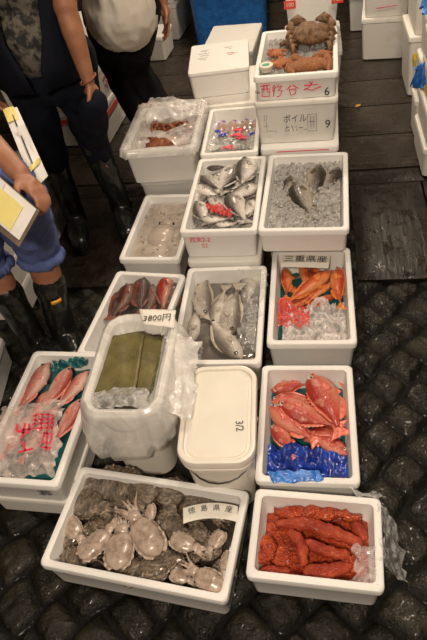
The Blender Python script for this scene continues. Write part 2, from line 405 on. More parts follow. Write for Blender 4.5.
# tagged boxes standing behind the crab box
q = closed_box('tall white foam box with red price tags behind the crab box', .80, 3.17, RF, .285, .40, .46, .46, FOAM, lid=.03)
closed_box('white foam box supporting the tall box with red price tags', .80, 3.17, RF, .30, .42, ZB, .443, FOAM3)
for tx, tz, s in ((-.105, .235, '100'), (.12, .24, '100')):
    tg = empty('price_tag', (0, 0, 0)); p = q.matrix_basis @ Vector((tx, -.206, tz))
    tg.location = p; tg.rotation_euler = (0, 0, RF)
    prop(tg, 'red price tag marked 100 on the white box behind the crabs' if tx < 0 else 'red price tag at the right corner of the box behind the crabs', 'price tag')
    MB().box((-.028, -.003, -.018), (.028, 0, .018)).obj('tag_card', REDTAPE, tg, smooth=False)
    text_obj('printed_price', s, .026, mat('tag_white', (.8, .78, .7), .5), tg, Matrix.Translation((0, -.0036, 0)) @ Matrix.Rotation(pi/2, 4, 'X'))
# right back stack
bR = at(360, 62, ZB); bR2 = at(403, 60, ZB); ar = atan2(bR2.y-bR.y, bR2.x-bR.x); wr = (bR2-bR).length+.02
def rot2(x, y, a): return Vector((x*cos(a)-y*sin(a), x*sin(a)+y*cos(a), 0))
cR = bR + rot2(wr/2, .22, ar)
RS = stack(cR.x, cR.y, ar, wr, .42, (.26, .26, .26), ZB, ['lowest white foam box of the stack at top right', 'second white foam box at top right with a black number', 'top white foam box of the stack at top right'], FOAM2)
text_obj('black_mark', '72', .07, INK, RS[1], face_front(.10, .12, -.21-.002))
strokes('red_mark', [[(-.05, .19), (.1, .2)], [(-.06, .06), (.06, .07)]], .004, REDINK, RS[1], face_front(0, 0, -.21-.002))
cR = at(353, 48, ZB) + rot2(.15, .30, ar)
stack(cR.x, cR.y+.14, ar, .3, .3, (.24, .24, .24), ZB, ['lowest foam box behind the stack at top right', 'second foam box behind the stack at top right', 'third foam box behind the stack at top right'], FOAM3)
# right edge column of boxes (three piles of different depth)
def pile(px, py, w, l, hs, labels, ang=RF+.0, m=FOAM2):
    c = at(px, py, ZB) + rot2(w/2, l/2, ang)
    return stack(c.x, c.y, ang, w, l, hs, ZB, labels, m)
P3_ = pile(421, 178, .40, .36, (.15, .15, .15, .14), ['lowest foam box of the nearest pile at right edge', 'second foam box of the nearest pile at right edge', 'third foam box of the nearest pile at right edge, with yellow tape', 'top foam box of the nearest pile at right edge'])
P2_ = pile(412, 138, .42, .17, (.2, .2, .2), ['lowest foam box of the middle pile at right edge', 'middle foam box of the middle pile at right edge', 'top foam box of the middle pile at right edge, below the blue bag'])
P1_ = pile(404, 98, .44, .36, (.34, .34, .3), ['lowest foam box of the farther pile at right edge', 'middle foam box of the farther pile at right edge', 'top foam box of the farther pile at right edge'], ang=RF)
for o, w, l, z in ((P3_[2], .40, .36, .05), (P2_[1], .42, .36, .1)):
    MB().rings([rr(w+.004, l+.004, .018, 6, a) for a in (z, z+.035)]).obj('yellow_tape_band', YELTAPE, o, smooth=False)

# ------------------------------------------------------------------ builders for what lies in the boxes
def interp(T, t):
    for (a, u), (b, v) in zip(T, T[1:]):
        if t <= b:
            k = (t-a)/(b-a); k = k*k*(3-2*k)*.5+k*.5; return u+(v-u)*k
    return T[-1][1]
def slab(mb, G, th=.004, mi=0):       # grid of points -> thin solid
    nr, nc = len(G), len(G[0]); P = [Vector(p) for r in G for p in r]
    nrm = []
    for i in range(nr):
        for j in range(nc):
            a = P[min(i+1, nr-1)*nc+j]-P[max(i-1, 0)*nc+j]; b = P[i*nc+min(j+1, nc-1)]-P[i*nc+max(j-1, 0)]
            n = a.cross(b); nrm.append(n.normalized() if n.length > 1e-12 else Vector((0, 0, 1)))
    V = [p+n*th/2 for p, n in zip(P, nrm)]+[p-n*th/2 for p, n in zip(P, nrm)]; o = nr*nc; F = []
    for i in range(nr-1):
        for j in range(nc-1):
            a, b, c, d = i*nc+j, i*nc+j+1, (i+1)*nc+j+1, (i+1)*nc+j
            F += [[a, d, c, b], [o+a, o+b, o+c, o+d]]
    E_ = [(0, j, 0, j+1) for j in range(nc-1)]+[(nr-1, j+1, nr-1, j) for j in range(nc-1)]+[(i+1, 0, i, 0) for i in range(nr-1)]+[(i, nc-1, i+1, nc-1) for i in range(nr-1)]
    for i, j, k, l in E_:
        a, b = i*nc+j, k*nc+l; F.append([a, b, o+b, o+a])
    return mb.add(V, F, mi)
HP = [(0, .05), (.04, .34), (.12, .66), (.24, .93), (.38, 1), (.55, .88), (.75, .5), (.9, .22), (1, .17)]
TP = [(0, .12), (.06, .5), (.16, .88), (.3, 1), (.5, .85), (.75, .42), (.92, .16), (1, .09)]
def fish_parts(H, T, bend, mats, fork=.35, spiny=1.0, tail=.17, dh=.35):
    bm_, fm, em = mats
    def cl(t):
        x = .5-t*(1-tail); return x, bend*((t-.35)**2)*1.6
    MBb = MB(); R = []; n = 20
    for i in range(33):
        t = i/32; x, y = cl(t); h, w = interp(HP, t)*H/2, interp(TP, t)*T/2
        g = 1+.05*max(0, 1-abs(t-.235)/.03)-(.05 if .25 < t < .29 else 0)
        ring = []
        for j in range(n):
            a = 2*pi*j/n; cy, cz = sin(a), cos(a)
            yy = h*cy*(1.0 if cy > 0 else 1.05); zz = w*(abs(cz)**.9)*(1 if cz > 0 else -1)*g
            if t < .1: yy += -.10*H*(1-t/.1)*.6
            ring.append((x, y+yy, zz))
        R.append(ring)
    MBb.rings(R, True, True, True)
    # lips
    x, y = cl(0); MBb.ell((x-.006, -.06*H, 0), (.016, .10*H, T*.16), nu=10, nv=6)
    body = MBb.mesh('fish_body', bm_)
    # tail
    m = MB(); G = []; x0, y0 = cl(1.0)
    for i in range(9):
        v = i/8; row = []
        for j in range(13):
            u = j/6-1; ang = u*.75
            ln = tail*(.8+.35*abs(u)**1.3*fork/.35*.6)
            wv = .006*cos(j*pi)
            row.append((x0+.01-v*ln*cos(ang*.6), y0+bend*.3*v*tail*3+u*(H*.085+v*H*.34), wv*v+.012*N(j*.4, i*.4, bend*9)))
        G.append(row)
    slab(m, G, .004); tailm = m.mesh('tail', fm)
    # dorsal, anal
    def finstrip(t0, t1, side, ht, nn=15, spike=0):
        m = MB(); G = []
        for i in range(4):
            row = []
            for j in range(nn):
                k = j/(nn-1); t = t0+(t1-t0)*k; x, y = cl(t); h = interp(HP, t)*H/2
                e = ht*sin(pi*min(1, k*.85+.15))**.6*(1-spike*(j % 2)*.35)
                row.append((x-.03*i/3*1.5, y+side*(h*.93+e*i/3), .004*((j % 2)*2-1)*(i/3)+.02*(i/3)**2*T))
            G.append(row)
        return slab(m, G, .0035)
    dors = finstrip(.24, .86, 1, H*dh*.42, 23, spiny).mesh('dorsal_fin', fm)
    anal = finstrip(.62, .86, -1, H*.2, 9, 0).mesh('anal_fin', fm)
    # pectoral
    pect = {}
    for sgn in (1, -1):
        m = MB(); G = []; t = .3; x, y = cl(t); w = interp(TP, t)*T/2
        for i in range(6):
            v = i/5; row = []
            for j in range(7):
                u = j/3-1
                row.append((x-.11*v*(1-.25*u*u), y-.10*H+u*(.018+.036*v*H/.35)-.05*v*H, sgn*(w*(1.0-.28*v)+.010+.006*(j % 2))))
            G.append(row if sgn > 0 else row[::-1])
        slab(m, G, .003); pect[sgn] = m.mesh('pectoral_fin', fm)
    # pelvic
    m = MB(); x, y = cl(.36); G = []
    for i in range(5):
        v = i/4; G.append([(x-.1*v+.01*u, y-H*.46-.02*v-.02*u*v*2, .01+.02*u) for u in (-1, 0, 1)])
    slab(m, G, .003); pelv = m.mesh('pelvic_fin', fm)
    x, y = cl(.095); w = interp(TP, .095)*T/2
    er = H*.085+.010; D = {}
    for s in (1, -1):
        D['eye', s] = MB().ell((x, y+.10*H, s*w*.86), (er, er, er*.5), nu=14, nv=8).mesh('eye', em)
        D['pupil', s] = MB().ell((x, y+.10*H, s*(w*.86+er*.22)), (er*.6, er*.6, er*.36), nu=12, nv=6).mesh('pupil', PUP)
        D['pectoral_fin', s] = pect[s]
    D.update({'fish_body': body, 'tail': tailm, 'dorsal_fin': dors, 'anal_fin': anal, 'pelvic_fin': pelv}); return D
fish_tpl = lambda H, T, bend, mats, **k: fish_parts(H, T, bend, mats, **k)
GROW = 1.0
def make_fish(tpl, name, label, cat, group, head, tail, z, roll=0, pitch=0, flip=False, zs=1.0):
    hp, tp_ = at(head[0], head[1], z), at(tail[0], tail[1], z); d = hp-tp_; L = d.length*1.02
    c = (hp+tp_)/2; L *= GROW; o = empty(name, c); o.rotation_euler = (roll+(pi if flip else 0), pitch, atan2(d.y, d.x)); o.scale = (L, L, L*zs)
    prop(o, label, cat, group)
    for k in ('fish_body', 'tail', 'dorsal_fin', 'anal_fin', 'pelvic_fin'): obj(k, tpl[k], o)
    sd = -1 if flip else 1
    obj('pectoral_fin', tpl['pectoral_fin', sd], o); e = obj('eye', tpl['eye', sd], o); obj('pupil', tpl['pupil', sd], e); return o
def fish_mat(name, back, side, belly, spot, rough=.22, sc=14, amt=.5, yr=.12):
    m = mat(name, side, rough+.08, spec=.5, coat=.2, coatr=.15); v = tc(m)
    s = nd(m, 'ShaderNodeSeparateXYZ'); lk(m, v, s.inputs[0])
    mr = nd(m, 'ShaderNodeMapRange'); mr.inputs[1].default_value = -yr; mr.inputs[2].default_value = yr; lk(m, s.outputs[1], mr.inputs[0])
    ad = nd(m, 'ShaderNodeMath', operation='ADD'); lk(m, mr.outputs[0], ad.inputs[0])
    n = noi(m, v, 6, 4); sb = nd(m, 'ShaderNodeMath', operation='MULTIPLY_ADD'); lk(m, n, sb.inputs[0]); sb.inputs[1].default_value = .5; sb.inputs[2].default_value = -.25
    lk(m, sb.outputs[0], ad.inputs[1])
    g = ramp(m, ad.outputs[0], [(.12, belly), (.48, side), (.85, back)])
    sp = ramp(m, noi(m, v, sc, 4, .6), [(.55, (0,)*3), (.66, (amt,)*3)])
    c = mix(m, sp, g, spot); setc(m, c)
    vo = nd(m, 'ShaderNodeTexVoronoi'); vo.inputs['Scale'].default_value = 55; lk(m, v, vo.inputs['Vector'])
    bump(m, vo.outputs['Distance'], .004, .35); return m
def bed(key, z, amp, m, name, label, cat, seed=0, sub=None, sc=30, kind='stuff', chips=0, cs=.012, u0=-1, u1=1, v0=-1, v1=1, res=.009, slope=0, ridge=False, rag=0):
    o, (x, y, r, w, l, z0, h) = BX[key]
    wl = .024+.008; hw, hl = w/2-wl, l/2-wl
    X0, X1, Y0, Y1 = hw*u0, hw*u1, hl*v0, hl*v1
    nx, ny = max(4, int((X1-X0)/res)), max(4, int((Y1-Y0)/res)); V = []; F = []
    for j in range(ny+1):
        for i in range(nx+1):
            a, b = X0+(X1-X0)*i/nx, Y0+(Y1-Y0)*j/ny
            if rag:
                e = min(1, min(j, ny-j)/5.0)
                if j > ny/2: b += rag*N(a*14, seed)*((j/ny)-.5)*2
            n = FB(a*sc+seed, b*sc, seed, 4)
            n = (1-abs(n)*2.2) if ridge else n
            V.append((a, b, z+amp*n+slope*b))
    for j in range(ny):
        for i in range(nx): q = j*(nx+1)+i; F.append((q, q+1, q+nx+2, q+nx+1))
    mb = MB().add(V, F)
    rn = random.Random(seed)
    for k in range(chips):
        a, b = rn.uniform(X0, X1), rn.uniform(Y0, Y1); s = cs*rn.uniform(.4, 1.2)
        M = Matrix.Translation((a, b, z+rn.uniform(0, amp*.7))) @ Matrix.Rotation(rn.uniform(0, 6), 4, Vector((rn.random(), rn.random(), rn.random())).normalized())
        P = [(s*rn.uniform(.5, 1)*p[0], s*rn.uniform(.5, 1)*p[1], s*rn.uniform(.3, .8)*p[2]) for p in ((-1,-1,-1),(1,-1,-1),(1,1,-1),(-1,1,-1),(-1,-1,1),(1,-1,1),(1,1,1),(-1,1,1))]
        mb.add(P, [[3,2,1,0],[4,5,6,7],[0,1,5,4],[1,2,6,5],[2,3,7,6],[3,0,4,7]], 0, M)
    ob = mb.obj(name, m, smooth=not chips, loc=(x, y, z0), rot=(0, 0, r))
    return prop(ob, label, cat, None, kind)
def film_patch(name, label, cat, corners, m, amp=.01, sc=22, seed=0, res=34, dome=0, th=0, rag=.012, kind=None, group=None, parent=None, ridge=True):
    A, B_, C_, D = [Vector(c) for c in corners]; G = []   # A..B along u, D..C opposite
    org = (A+B_+C_+D)/4
    for i in range(res+1):
        v = i/res; row = []
        for j in range(res+1):
            u = j/res; p = A*(1-u)*(1-v)+B_*u*(1-v)+C_*u*v+D*(1-u)*v
            e = min(u, 1-u, v, 1-v); k = 1-min(1, e*6)
            p = p + Vector((N(p.x*40, p.y*40, seed), N(p.x*40, p.y*40, seed+5), 0))*rag*(.4+k*1.6)
            n = FB(p.x*sc, p.y*sc, seed+p.z*sc, 5); n = (.5-abs(n)*1.9) if ridge else n
            p = p + Vector((0, 0, amp*n + dome*(sin(pi*u)*sin(pi*v))**.6))
            row.append(p-org)
        G.append(row)
    mb = MB()
    if th: slab(mb, G, th)
    else:
        n = res+1; mb.add([p for r in G for p in r], [[i*n+j, i*n+j+1, (i+1)*n+j+1, (i+1)*n+j] for i in range(res) for j in range(res)])
    o = mb.obj(name, m, parent, loc=org)
    return prop(o, label, cat, group, kind) if label else o

# ------------------------------------------------------------------ red rockfish box (right row, second from the front)
RF_M = fish_mat('red_rockfish_skin', (.36, .03, .016), (.50, .065, .035), (.60, .19, .12), (.70, .31, .22), sc=7, amt=.5)
RF_F = mottled('red_fin', (.66, .10, .05), (.72, .22, .15), .3, 20, spec=.6)
REYE = mat('fish_eye_pale', (.62, .58, .50), .1, coat=1)
RFT = [fish_tpl(.36, .22, b, (RF_M, RF_F, REYE)) for b in (.10, -.08, .02)]
prop_ = [((311, 376), (350, 436), .105, 0, .10, False), ((279, 403), (342, 432), .098, 1, 0, False), ((272, 407), (319, 445), .088, 2, 0, True),
 ((273, 425), (300, 457), .075, 0, 0, False), ((347, 453), (304, 430), .082, 1, 0, False), ((345, 417), (318, 379), .085, 2, 0, True),
 ((272, 391), (310, 381), .078, 0, 0, False), ((272, 401), (318, 396), .084, 1, 0, True), ((312, 371), (346, 384), .068, 2, 0, False), ((304, 440), (345, 424), .068, 0, 0, True)]
rl = ['red rockfish lying on top, head up at the back wall', 'red rockfish crossing the middle of its pile', 'red rockfish with its eye by the left wall, slanting right', 'red rockfish with its head just above the dark blue sheet at left',
 'red rockfish with its head at lower right by the blue sheet', 'red rockfish with its eye near the right wall', 'red rockfish lying along the back wall at left', 'red rockfish just below the one along the back wall', 'red rockfish partly hidden in the back right corner', 'red rockfish mostly hidden under the middle one']
for q, (a, b, z, t, ro, fl) in enumerate(prop_):
    make_fish(RFT[t], 'rockfish', rl[q], 'fish', 'red rockfish in the box with the blue sheet', a, b, z, ro, 0, fl)
prop_ = None
bed('red', .045, .012, TEAL, 'plastic_sheet', 'dark plastic sheet lining the box of red rockfish', 'plastic sheet', 3, kind=None, sc=16)
bed('red', .082, .030, BLUEP, 'plastic_sheet', 'dark blue crumpled plastic sheet at the front of the red rockfish box', 'plastic sheet', 8, sc=17, kind=None, v0=-1, v1=-.42, ridge=True, res=.005, rag=.03)
ca, cb = at(269, 474, .136), at(321, 474, .136); fo = Vector((sin(-.244)*-.03, -.03, 0))
film_patch('plastic_strip', 'bright blue plastic strip folded over the front rim of rockfish box', 'plastic strip', [ca+Vector((0,.010,.001)), cb+Vector((0,.010,.001)), cb+fo*.7+Vector((0,0,-.006)), ca+fo*.9+Vector((0,0,-.004))], BLUEB, amp=.004, th=.0012, rag=.004, sc=30, dome=.004)

# ------------------------------------------------------------------ orange fish box
OR_M = fish_mat('orange_fish_skin', (.34, .035, .008), (.58, .095, .016), (.66, .26, .10), (.74, .30, .10), sc=9, amt=.6)
OR_F = mottled('orange_fin', (.60, .12, .02), (.70, .25, .05), .3, 20)
ORT = [fish_tpl(.22, .17, b, (OR_M, OR_F, REYE)) for b in (.12, -.12, .0)]
ol = ['orange fish standing against the left wall under the sign', 'orange fish pointing up beneath the paper sign', 'long orange fish lying diagonally across the box', 'orange fish with whitish head at the right wall', 'orange fish curled at the middle of the pile', 'orange fish low in the pile beside the red net', 'orange fish with head at left wall above the red net', 'orange fish near the back under the paper sign']
ol += ['orange fish beneath the diagonal one at left', 'orange fish at the back right corner', 'small orange fish between the diagonal one and the net', 'orange fish along the back wall under the sign']
for q, (a, b, z, t, fl) in enumerate([((285, 268), (291, 300), .118, 0, False), ((302, 264), (312, 296), .116, 1, True), ((331, 271), (281, 307), .132, 2, False), ((338, 268), (335, 310), .134, 0, True), ((331, 284), (303, 302), .124, 1, False), ((335, 296), (298, 310), .115, 2, True), ((280, 303), (318, 297), .110, 1, False), ((310, 267), (334, 287), .105, 2, False),
  ((282, 282), (306, 300), .100, 0, True), ((345, 266), (341, 296), .110, 1, False), ((318, 291), (290, 312), .112, 1, True), ((290, 263), (322, 262), .10, 2, False)]):
    make_fish(ORT[t], 'orange_fish', ol[q], 'fish', 'orange fish in the box with the paper sign', a, b, z, 0, 0, fl)
bed('orange', .075, .012, TEAL, 'plastic_sheet', 'dark teal plastic sheet under the orange fish', 'plastic sheet', 5, kind=None, sc=16)
PINKF = plastic_film('crumpled_wrap', (.88, .80, .76), .35, .85, 35, .15)
bed('orange', .112, .034, PINKF, 'crumpled_bag', 'clear crumpled plastic bag covering the front of the orange fish', 'plastic bag', 12, sc=26, kind=None, v0=-1, v1=-.05, u0=-.85, ridge=True, res=.0045, rag=.05)
bed('orange', .134, .022, FILMR, 'red_net', 'red plastic net bag lying over the left of the crumpled bag', 'net bag', 19, sc=30, kind=None, v0=-.62, v1=-.10, u0=-1, u1=-.05, ridge=True, res=.004, rag=.05)

# ------------------------------------------------------------------ four grey bream on ice
GB_M = fish_mat('grey_bream_skin', (.030, .024, .018), (.12, .10, .078), (.40, .35, .29), (.06, .045, .03), sc=9, amt=.5)
GB_F = mottled('bream_fin', (.06, .05, .03), (.20, .15, .04), .35, 12)
GEYE = mat('fish_eye_dark', (.12, .11, .09), .08, coat=1)
GROW = 1.0
GBT = [fish_tpl(.33, .22, b, (GB_M, GB_F, GEYE), spiny=.6) for b in (.06, -.06)]
gl = ['dark grey bream half sunk in ice at the left, tilted', 'grey bream in the middle of the ice, tail down right', 'dark grey bream with yellowish tail near the back wall', 'brownish grey bream beside the right wall on ice', 'half buried grey bream at the bottom right of the ice']
for q, (a, b, z, t, fl, pt) in enumerate([((293, 177), (281, 200), .300, 0, False, .0), ((295, 184), (312, 222), .306, 1, False, 0), ((318, 167), (312, 201), .306, 0, True, 0), ((338, 169), (324, 197), .302, 1, True, 0), ((306, 205), (331, 221), .294, 0, False, 0)]):
    make_fish(GBT[t], 'grey_bream', gl[q], 'fish', 'grey bream lying on crushed ice', a, b, z, 0, pt, fl)
bed('snap', .078, .010, ICE, 'crushed_ice', 'crushed ice under the four grey bream', 'ice', 2, chips=500, cs=.005, sc=70, res=.0045)

# ------------------------------------------------------------------ mixed silver bream box
SB_M = fish_mat('silver_bream_skin', (.07, .06, .05), (.36, .32, .28), (.72, .67, .60), (.13, .11, .09), sc=8, amt=.5)
SB_F = mottled('silver_fin', (.16, .14, .12), (.34, .31, .27), .35, 12)
SBT = [fish_tpl(.38, .20, b, (SB_M, SB_F, GEYE), spiny=.5) for b in (.05, -.08)]
rn = random.Random(5)
al = ['large silver bream with pale head at the back right', 'silver bream pointing up near the middle back', 'silver bream at upper left of the pile', 'pale bellied bream at the left of the pile', 'dark backed bream crossing below the large one', 'dark bream along the right wall of the box', 'silver bream in the middle of the pile', 'silver bream at the lower left corner', 'silver bream lying beneath the red net bag', 'small silver bream low at the right', 'silver bream along the back wall', 'silver bream along the left wall']
al += ['pale bream at the back left corner of the pile', 'silver bream low in the middle of the pile', 'silver bream at the front wall of the pile', 'bream lying across the lower right of the pile', 'bream with white belly near the red net scrap', 'bream under the large one at the back']
GROW = 1.2
for q, (a, b, z, fl) in enumerate([((247, 161), (243, 187), .306, False), ((234, 168), (220, 192), .302, True), ((204, 178), (226, 192), .300, False), ((199, 187), (224, 199), .298, True), ((254, 186), (223, 200), .302, False), ((232, 196), (243, 222), .296, False), ((211, 199), (236, 207), .294, True), ((198, 204), (204, 224), .288, False), ((205, 219), (232, 219), .290, True), ((251, 202), (240, 221), .288, False), ((209, 168), (232, 165), .284, False), ((207, 186), (196, 212), .286, True),
  ((220, 174), (206, 184), .280, False), ((215, 207), (236, 212), .278, False), ((218, 224), (240, 223), .280, True), ((250, 214), (230, 206), .278, True), ((226, 205), (212, 214), .286, False), ((240, 178), (252, 196), .286, True)]):
    make_fish(SBT[q % 2], 'silver_bream', al[q], 'fish', 'silver bream in the mixed box', a, b, z, rn.uniform(-.2, .2), 0, fl)
bed('assort', .068, .010, ICE, 'crushed_ice', 'crushed ice under the mixed silver bream', 'ice', 6, chips=300, cs=.005, sc=70, res=.0045)
film_patch('red_net_scrap', 'small red net scrap on top of the silver bream', 'net bag', [at(206, 204, .30), at(233, 207, .30), at(231, 218, .305), at(208, 210, .305)], FILMR, amp=.012, sc=40, rag=.01)

GROW = 1.0
# ------------------------------------------------------------------ pale silver fish in icy water
PS_M = fish_mat('pale_silver_skin', (.16, .135, .115), (.42, .38, .32), (.60, .55, .48), (.20, .17, .14), sc=5, amt=.4)
PS_F = mottled('pale_fin', (.40, .35, .27), (.5, .44, .35), .35, 12)
PST = [fish_tpl(.27, .18, b, (PS_M, PS_F, GEYE), spiny=.2) for b in (.10, -.10)]
pl = ['pale silver fish at the upper left of the icy water', 'pale silver fish in the middle behind another', 'pale silver fish with its narrow tail at the back', 'pale silver fish slanting to the front right corner', 'dim silver fish sunk at the right of the icy water', 'dim silver fish sunk by the left wall']
for q, (a, b, z, fl) in enumerate([((203, 317), (203, 272), .120, False), ((214, 326), (222, 284), .126, True), ((229, 335), (234, 282), .134, False), ((240, 358), (202, 315), .136, True), ((246, 270), (252, 312), .104, False), ((190, 345), (197, 300), .100, True)]):
    make_fish(PST[q % 2], 'silver_fish', pl[q], 'fish', 'pale silver fish in icy water', a, b, z, 0, 0, fl)
bed('grunt', .112, .003, WGREY, 'icy_water', 'grey icy water around the pale silver fish', 'water', 7)
for q, (u0, u1, v0, v1, lab) in enumerate(((-.95, -.5, -.95, -.5, 'clump of ice chips at the front left of the icy water'), (.72, .98, -.5, .4, 'clump of ice chips along the right side of the icy water'))):
    bed('grunt', .118, .006, ICE, 'ice_chips', lab, 'ice', 20+q, chips=150, cs=.006, u0=u0, u1=u1, v0=v0, v1=v1)
film_patch('plastic_bag', 'clear plastic bag laid over the pale silver fish box rim', 'plastic bag', [at(240, 268, .176), at(266, 268, .176), at(258, 350, .170), at(240, 350, .160)], plastic_film('thin_film', lo=.03, hi=.28), amp=.006, sc=9)

# ------------------------------------------------------------------ pink fish box at left
PK_M = fish_mat('pink_fish_skin', (.34, .07, .05), (.50, .20, .155), (.62, .42, .36), (.56, .33, .27), sc=6, amt=.6)
PK_F = mottled('pink_fin', (.6, .14, .10), (.66, .3, .25), .3, 20)
PKT = [fish_tpl(.26, .19, b, (PK_M, PK_F, GEYE), spiny=.4) for b in (.10, -.06)]
kl = ['pink fish at the left of the row, head to the back', 'pink fish in the middle of the row, head to the back', 'pink fish at the right of the row beside the kelp tub', 'pale pink fish at lower right under the kelp tub edge', 'pink fish lying underneath the first two', 'pale pink fish under the lettered bag', 'pale pink fish at the front left under the lettered bag']
for q, (a, b, z, fl) in enumerate([((48, 364), (17, 418), .178, False), ((71, 368), (38, 418), .182, True), ((87, 372), (54, 416), .180, False), ((82, 400), (48, 452), .172, True), ((47, 392), (28, 432), .158, False), ((50, 420), (20, 465), .160, True), ((30, 416), (2, 462), .158, False)]):
    make_fish(PKT[q % 2], 'pink_fish', kl[q], 'fish', 'pink fish in the left box', a, b, z, 0, 0, fl)
bed('left', .050, .014, TEAL, 'plastic_sheet', 'dark teal plastic sheet under the pink fish', 'plastic sheet', 9, kind=None, sc=15)
tb = film_patch('plastic_strip', 'teal plastic fold at the back of the pink fish box', 'plastic strip', [at(52, 360, .192), at(88, 356, .196), at(86, 366, .18), at(54, 371, .178)], TEAL, amp=.012, th=.001, rag=.008, sc=40)
PINKB = plastic_film('lettered_bag_film', (.84, .68, .62), .22, .62, 22, .15)
bg = film_patch('lettered_bag', 'clear plastic bag with red lettering over the pink fish', 'plastic bag', [at(2, 408, .200), at(66, 398, .206), at(53, 476, .196), at(-22, 476, .196)], PINKB, amp=.014, sc=11, dome=.008, res=44)
iv = Matrix.Translation(bg.location).inverted()
def bagmark(name, polys, wid):
    mb = MB()
    for P in polys:
        R = []
        pts = [at(p[0], p[1], .214) for p in P]
        for i, p in enumerate(pts):
            d = (pts[min(i+1, len(pts)-1)]-pts[max(i-1, 0)]).normalized(); n = Vector((-d.y, d.x, 0))*wid; e = d*(wid*(-1 if i == 0 else 1 if i == len(pts)-1 else 0))
            z = Vector((0, 0, .0006)); R.append([p+e-n-z, p+e+n-z, p+e+n+z, p+e-n+z])
        mb.rings(R, True, True, True)
    o = mb.obj(name, REDINK, bg, smooth=False); o.matrix_local = iv; return o
bagmark('red_character', [[(17, 425), (17, 431), (25, 433)], [(25, 424), (22, 438)], [(29, 425), (29, 433)], [(22, 430), (30, 429)]], .0035)
bagmark('red_character', [[(19, 452), (31, 449)], [(25, 450), (23, 442)]], .0035)
bagmark('red_character', [[(33, 416), (40, 414), (52, 415)], [(33, 420), (53, 419)], [(33, 424), (53, 423)], [(36, 428), (52, 428)], [(36, 414), (34, 430)], [(42, 414), (41, 430)], [(48, 414), (47, 432)], [(53, 415), (52, 430)]], .0022)
bagmark('red_character', [[(44, 433), (52, 434), (50, 443), (42, 442), (44, 433)], [(47, 433), (46, 450)], [(42, 447), (50, 448)]], .0028)

# ------------------------------------------------------------------ red roe sacs
RO_M = mat('roe_sac_skin', (.40, .05, .02), .45, spec=.35, coat=.08, coatr=.2); v = tc(RO_M)
setc(RO_M, ramp(RO_M, noi(RO_M, v, 16, 5, .65), [(.3, (.22, .018, .008)), (.55, (.40, .050, .018)), (.75, (.55, .11, .035))]))
vo = nd(RO_M, 'ShaderNodeTexVoronoi'); vo.inputs['Scale'].default_value = 330; lk(RO_M, v, vo.inputs['Vector']); bump(RO_M, vo.outputs['Distance'], .003, .8)
RO_G = mat('loose_roe', (.5, .07, .02), .3, spec=.5, coat=.15, coatr=.1); v = tc(RO_G)
setc(RO_G, ramp(RO_G, noi(RO_G, v, 40, 5, .65), [(.3, (.25, .015, .006)), (.6, (.52, .075, .018)), (.8, (.75, .20, .04))]))
vo = nd(RO_G, 'ShaderNodeTexVoronoi'); vo.inputs['Scale'].default_value = 190; lk(RO_G, v, vo.inputs['Vector']); bump(RO_G, vo.outputs['Distance'], .005, 1.0)
def roe_sac(label, pts, z, rad, m, seed, rough_amp=.003):
    P = [at(p[0], p[1], z+(p[2] if len(p) > 2 else 0)) for p in pts]; n = 26; R = []; c = sum(P, Vector())/len(P)
    def cr(t):
        k = t*(len(P)-1); i = min(int(k), len(P)-2); f = k-i
        a, b, d, e = P[max(i-1, 0)], P[i], P[i+1], P[min(i+2, len(P)-1)]
        return .5*((2*b)+(d-a)*f+(2*a-5*b+4*d-e)*f*f+(3*b-a-3*d+e)*f**3)
    for i in range(n+1):
        t = i/n; p = cr(t); q = cr(min(1, t+.02))-cr(max(0, t-.02)); q.normalize(); s = Vector((-q.y, q.x, 0)).normalized()
        r = rad*(sin(pi*(.06+.88*t))**.5)*(1+.14*N(t*5, seed))
        ring = []
        for j in range(18):
            a = 2*pi*j/18; v = p+s*cos(a)*r+Vector((0, 0, sin(a)*r*.8)); v += (v-p).normalized()*rough_amp*FB(v.x*60, v.y*60, v.z*60+seed, 3)*2
            ring.append(v-c)
        R.append(ring)
    return prop(MB().rings(R, True, True, True).obj('roe_sac', m, loc=c), label, 'roe', 'red roe sacs')
roe_sac('rough dark orange roe sac along the back wall', [(274, 512), (300, 513), (330, 514), (362, 519)], .098, .020, RO_G, 1, .006)
roe_sac('smooth red roe sac lying long across the middle', [(276, 524), (305, 524), (335, 533), (362, 545)], .108, .020, RO_M, 2)
roe_sac('grainy orange roe sac at the left wall', [(268, 536), (266, 551), (263, 564)], .092, .021, RO_G, 3, .007)
roe_sac('red roe sac standing across the left of the box', [(288, 532), (301, 545), (303, 566)], .104, .017, RO_M, 4)
roe_sac('dark red roe sac below the long smooth one', [(304, 541), (325, 551), (350, 556)], .094, .017, RO_M, 5)
roe_sac('red roe sac along the front wall with orange tip', [(303, 571), (325, 571), (354, 566)], .094, .018, RO_M, 6)
roe_sac('red roe sac at the back right corner', [(352, 522), (360, 532), (363, 541)], .088, .017, RO_M, 7)
roe_sac('red roe sac in the front left corner', [(261, 570), (276, 573), (290, 572)], .088, .018, RO_M, 8)
roe_sac('orange grainy roe sac at the right end of the front one', [(343, 558), (352, 562), (353, 573)], .092, .013, RO_G, 9, .006)
bed('roe', .055, .012, RO_G, 'loose_roe', 'loose red roe covering the bottom of the roe box', 'roe', 13, sc=30)
film_patch('plastic_sheet', 'clear plastic sheet flap inside the roe box at right', 'plastic sheet', [at(356, 545, .128), at(378, 545, .134), at(375, 588, .134), at(352, 580, .105)], FILM, amp=.008, sc=20)
RB = [at(378, 500, .137), at(383, 520, .137), at(384, 560, .136), at(381, 585, .135)]
low = [at(388, 512, .07), at(400, 545, .02), at(412, 575, .01), at(398, 590, .008)]
film_patch('plastic_bag', 'clear plastic bag hanging off the right side of the roe box', 'plastic bag', [RB[0], RB[2], at(408, 590, .012), at(396, 530, .05)], FILM, amp=.012, sc=16, res=40)
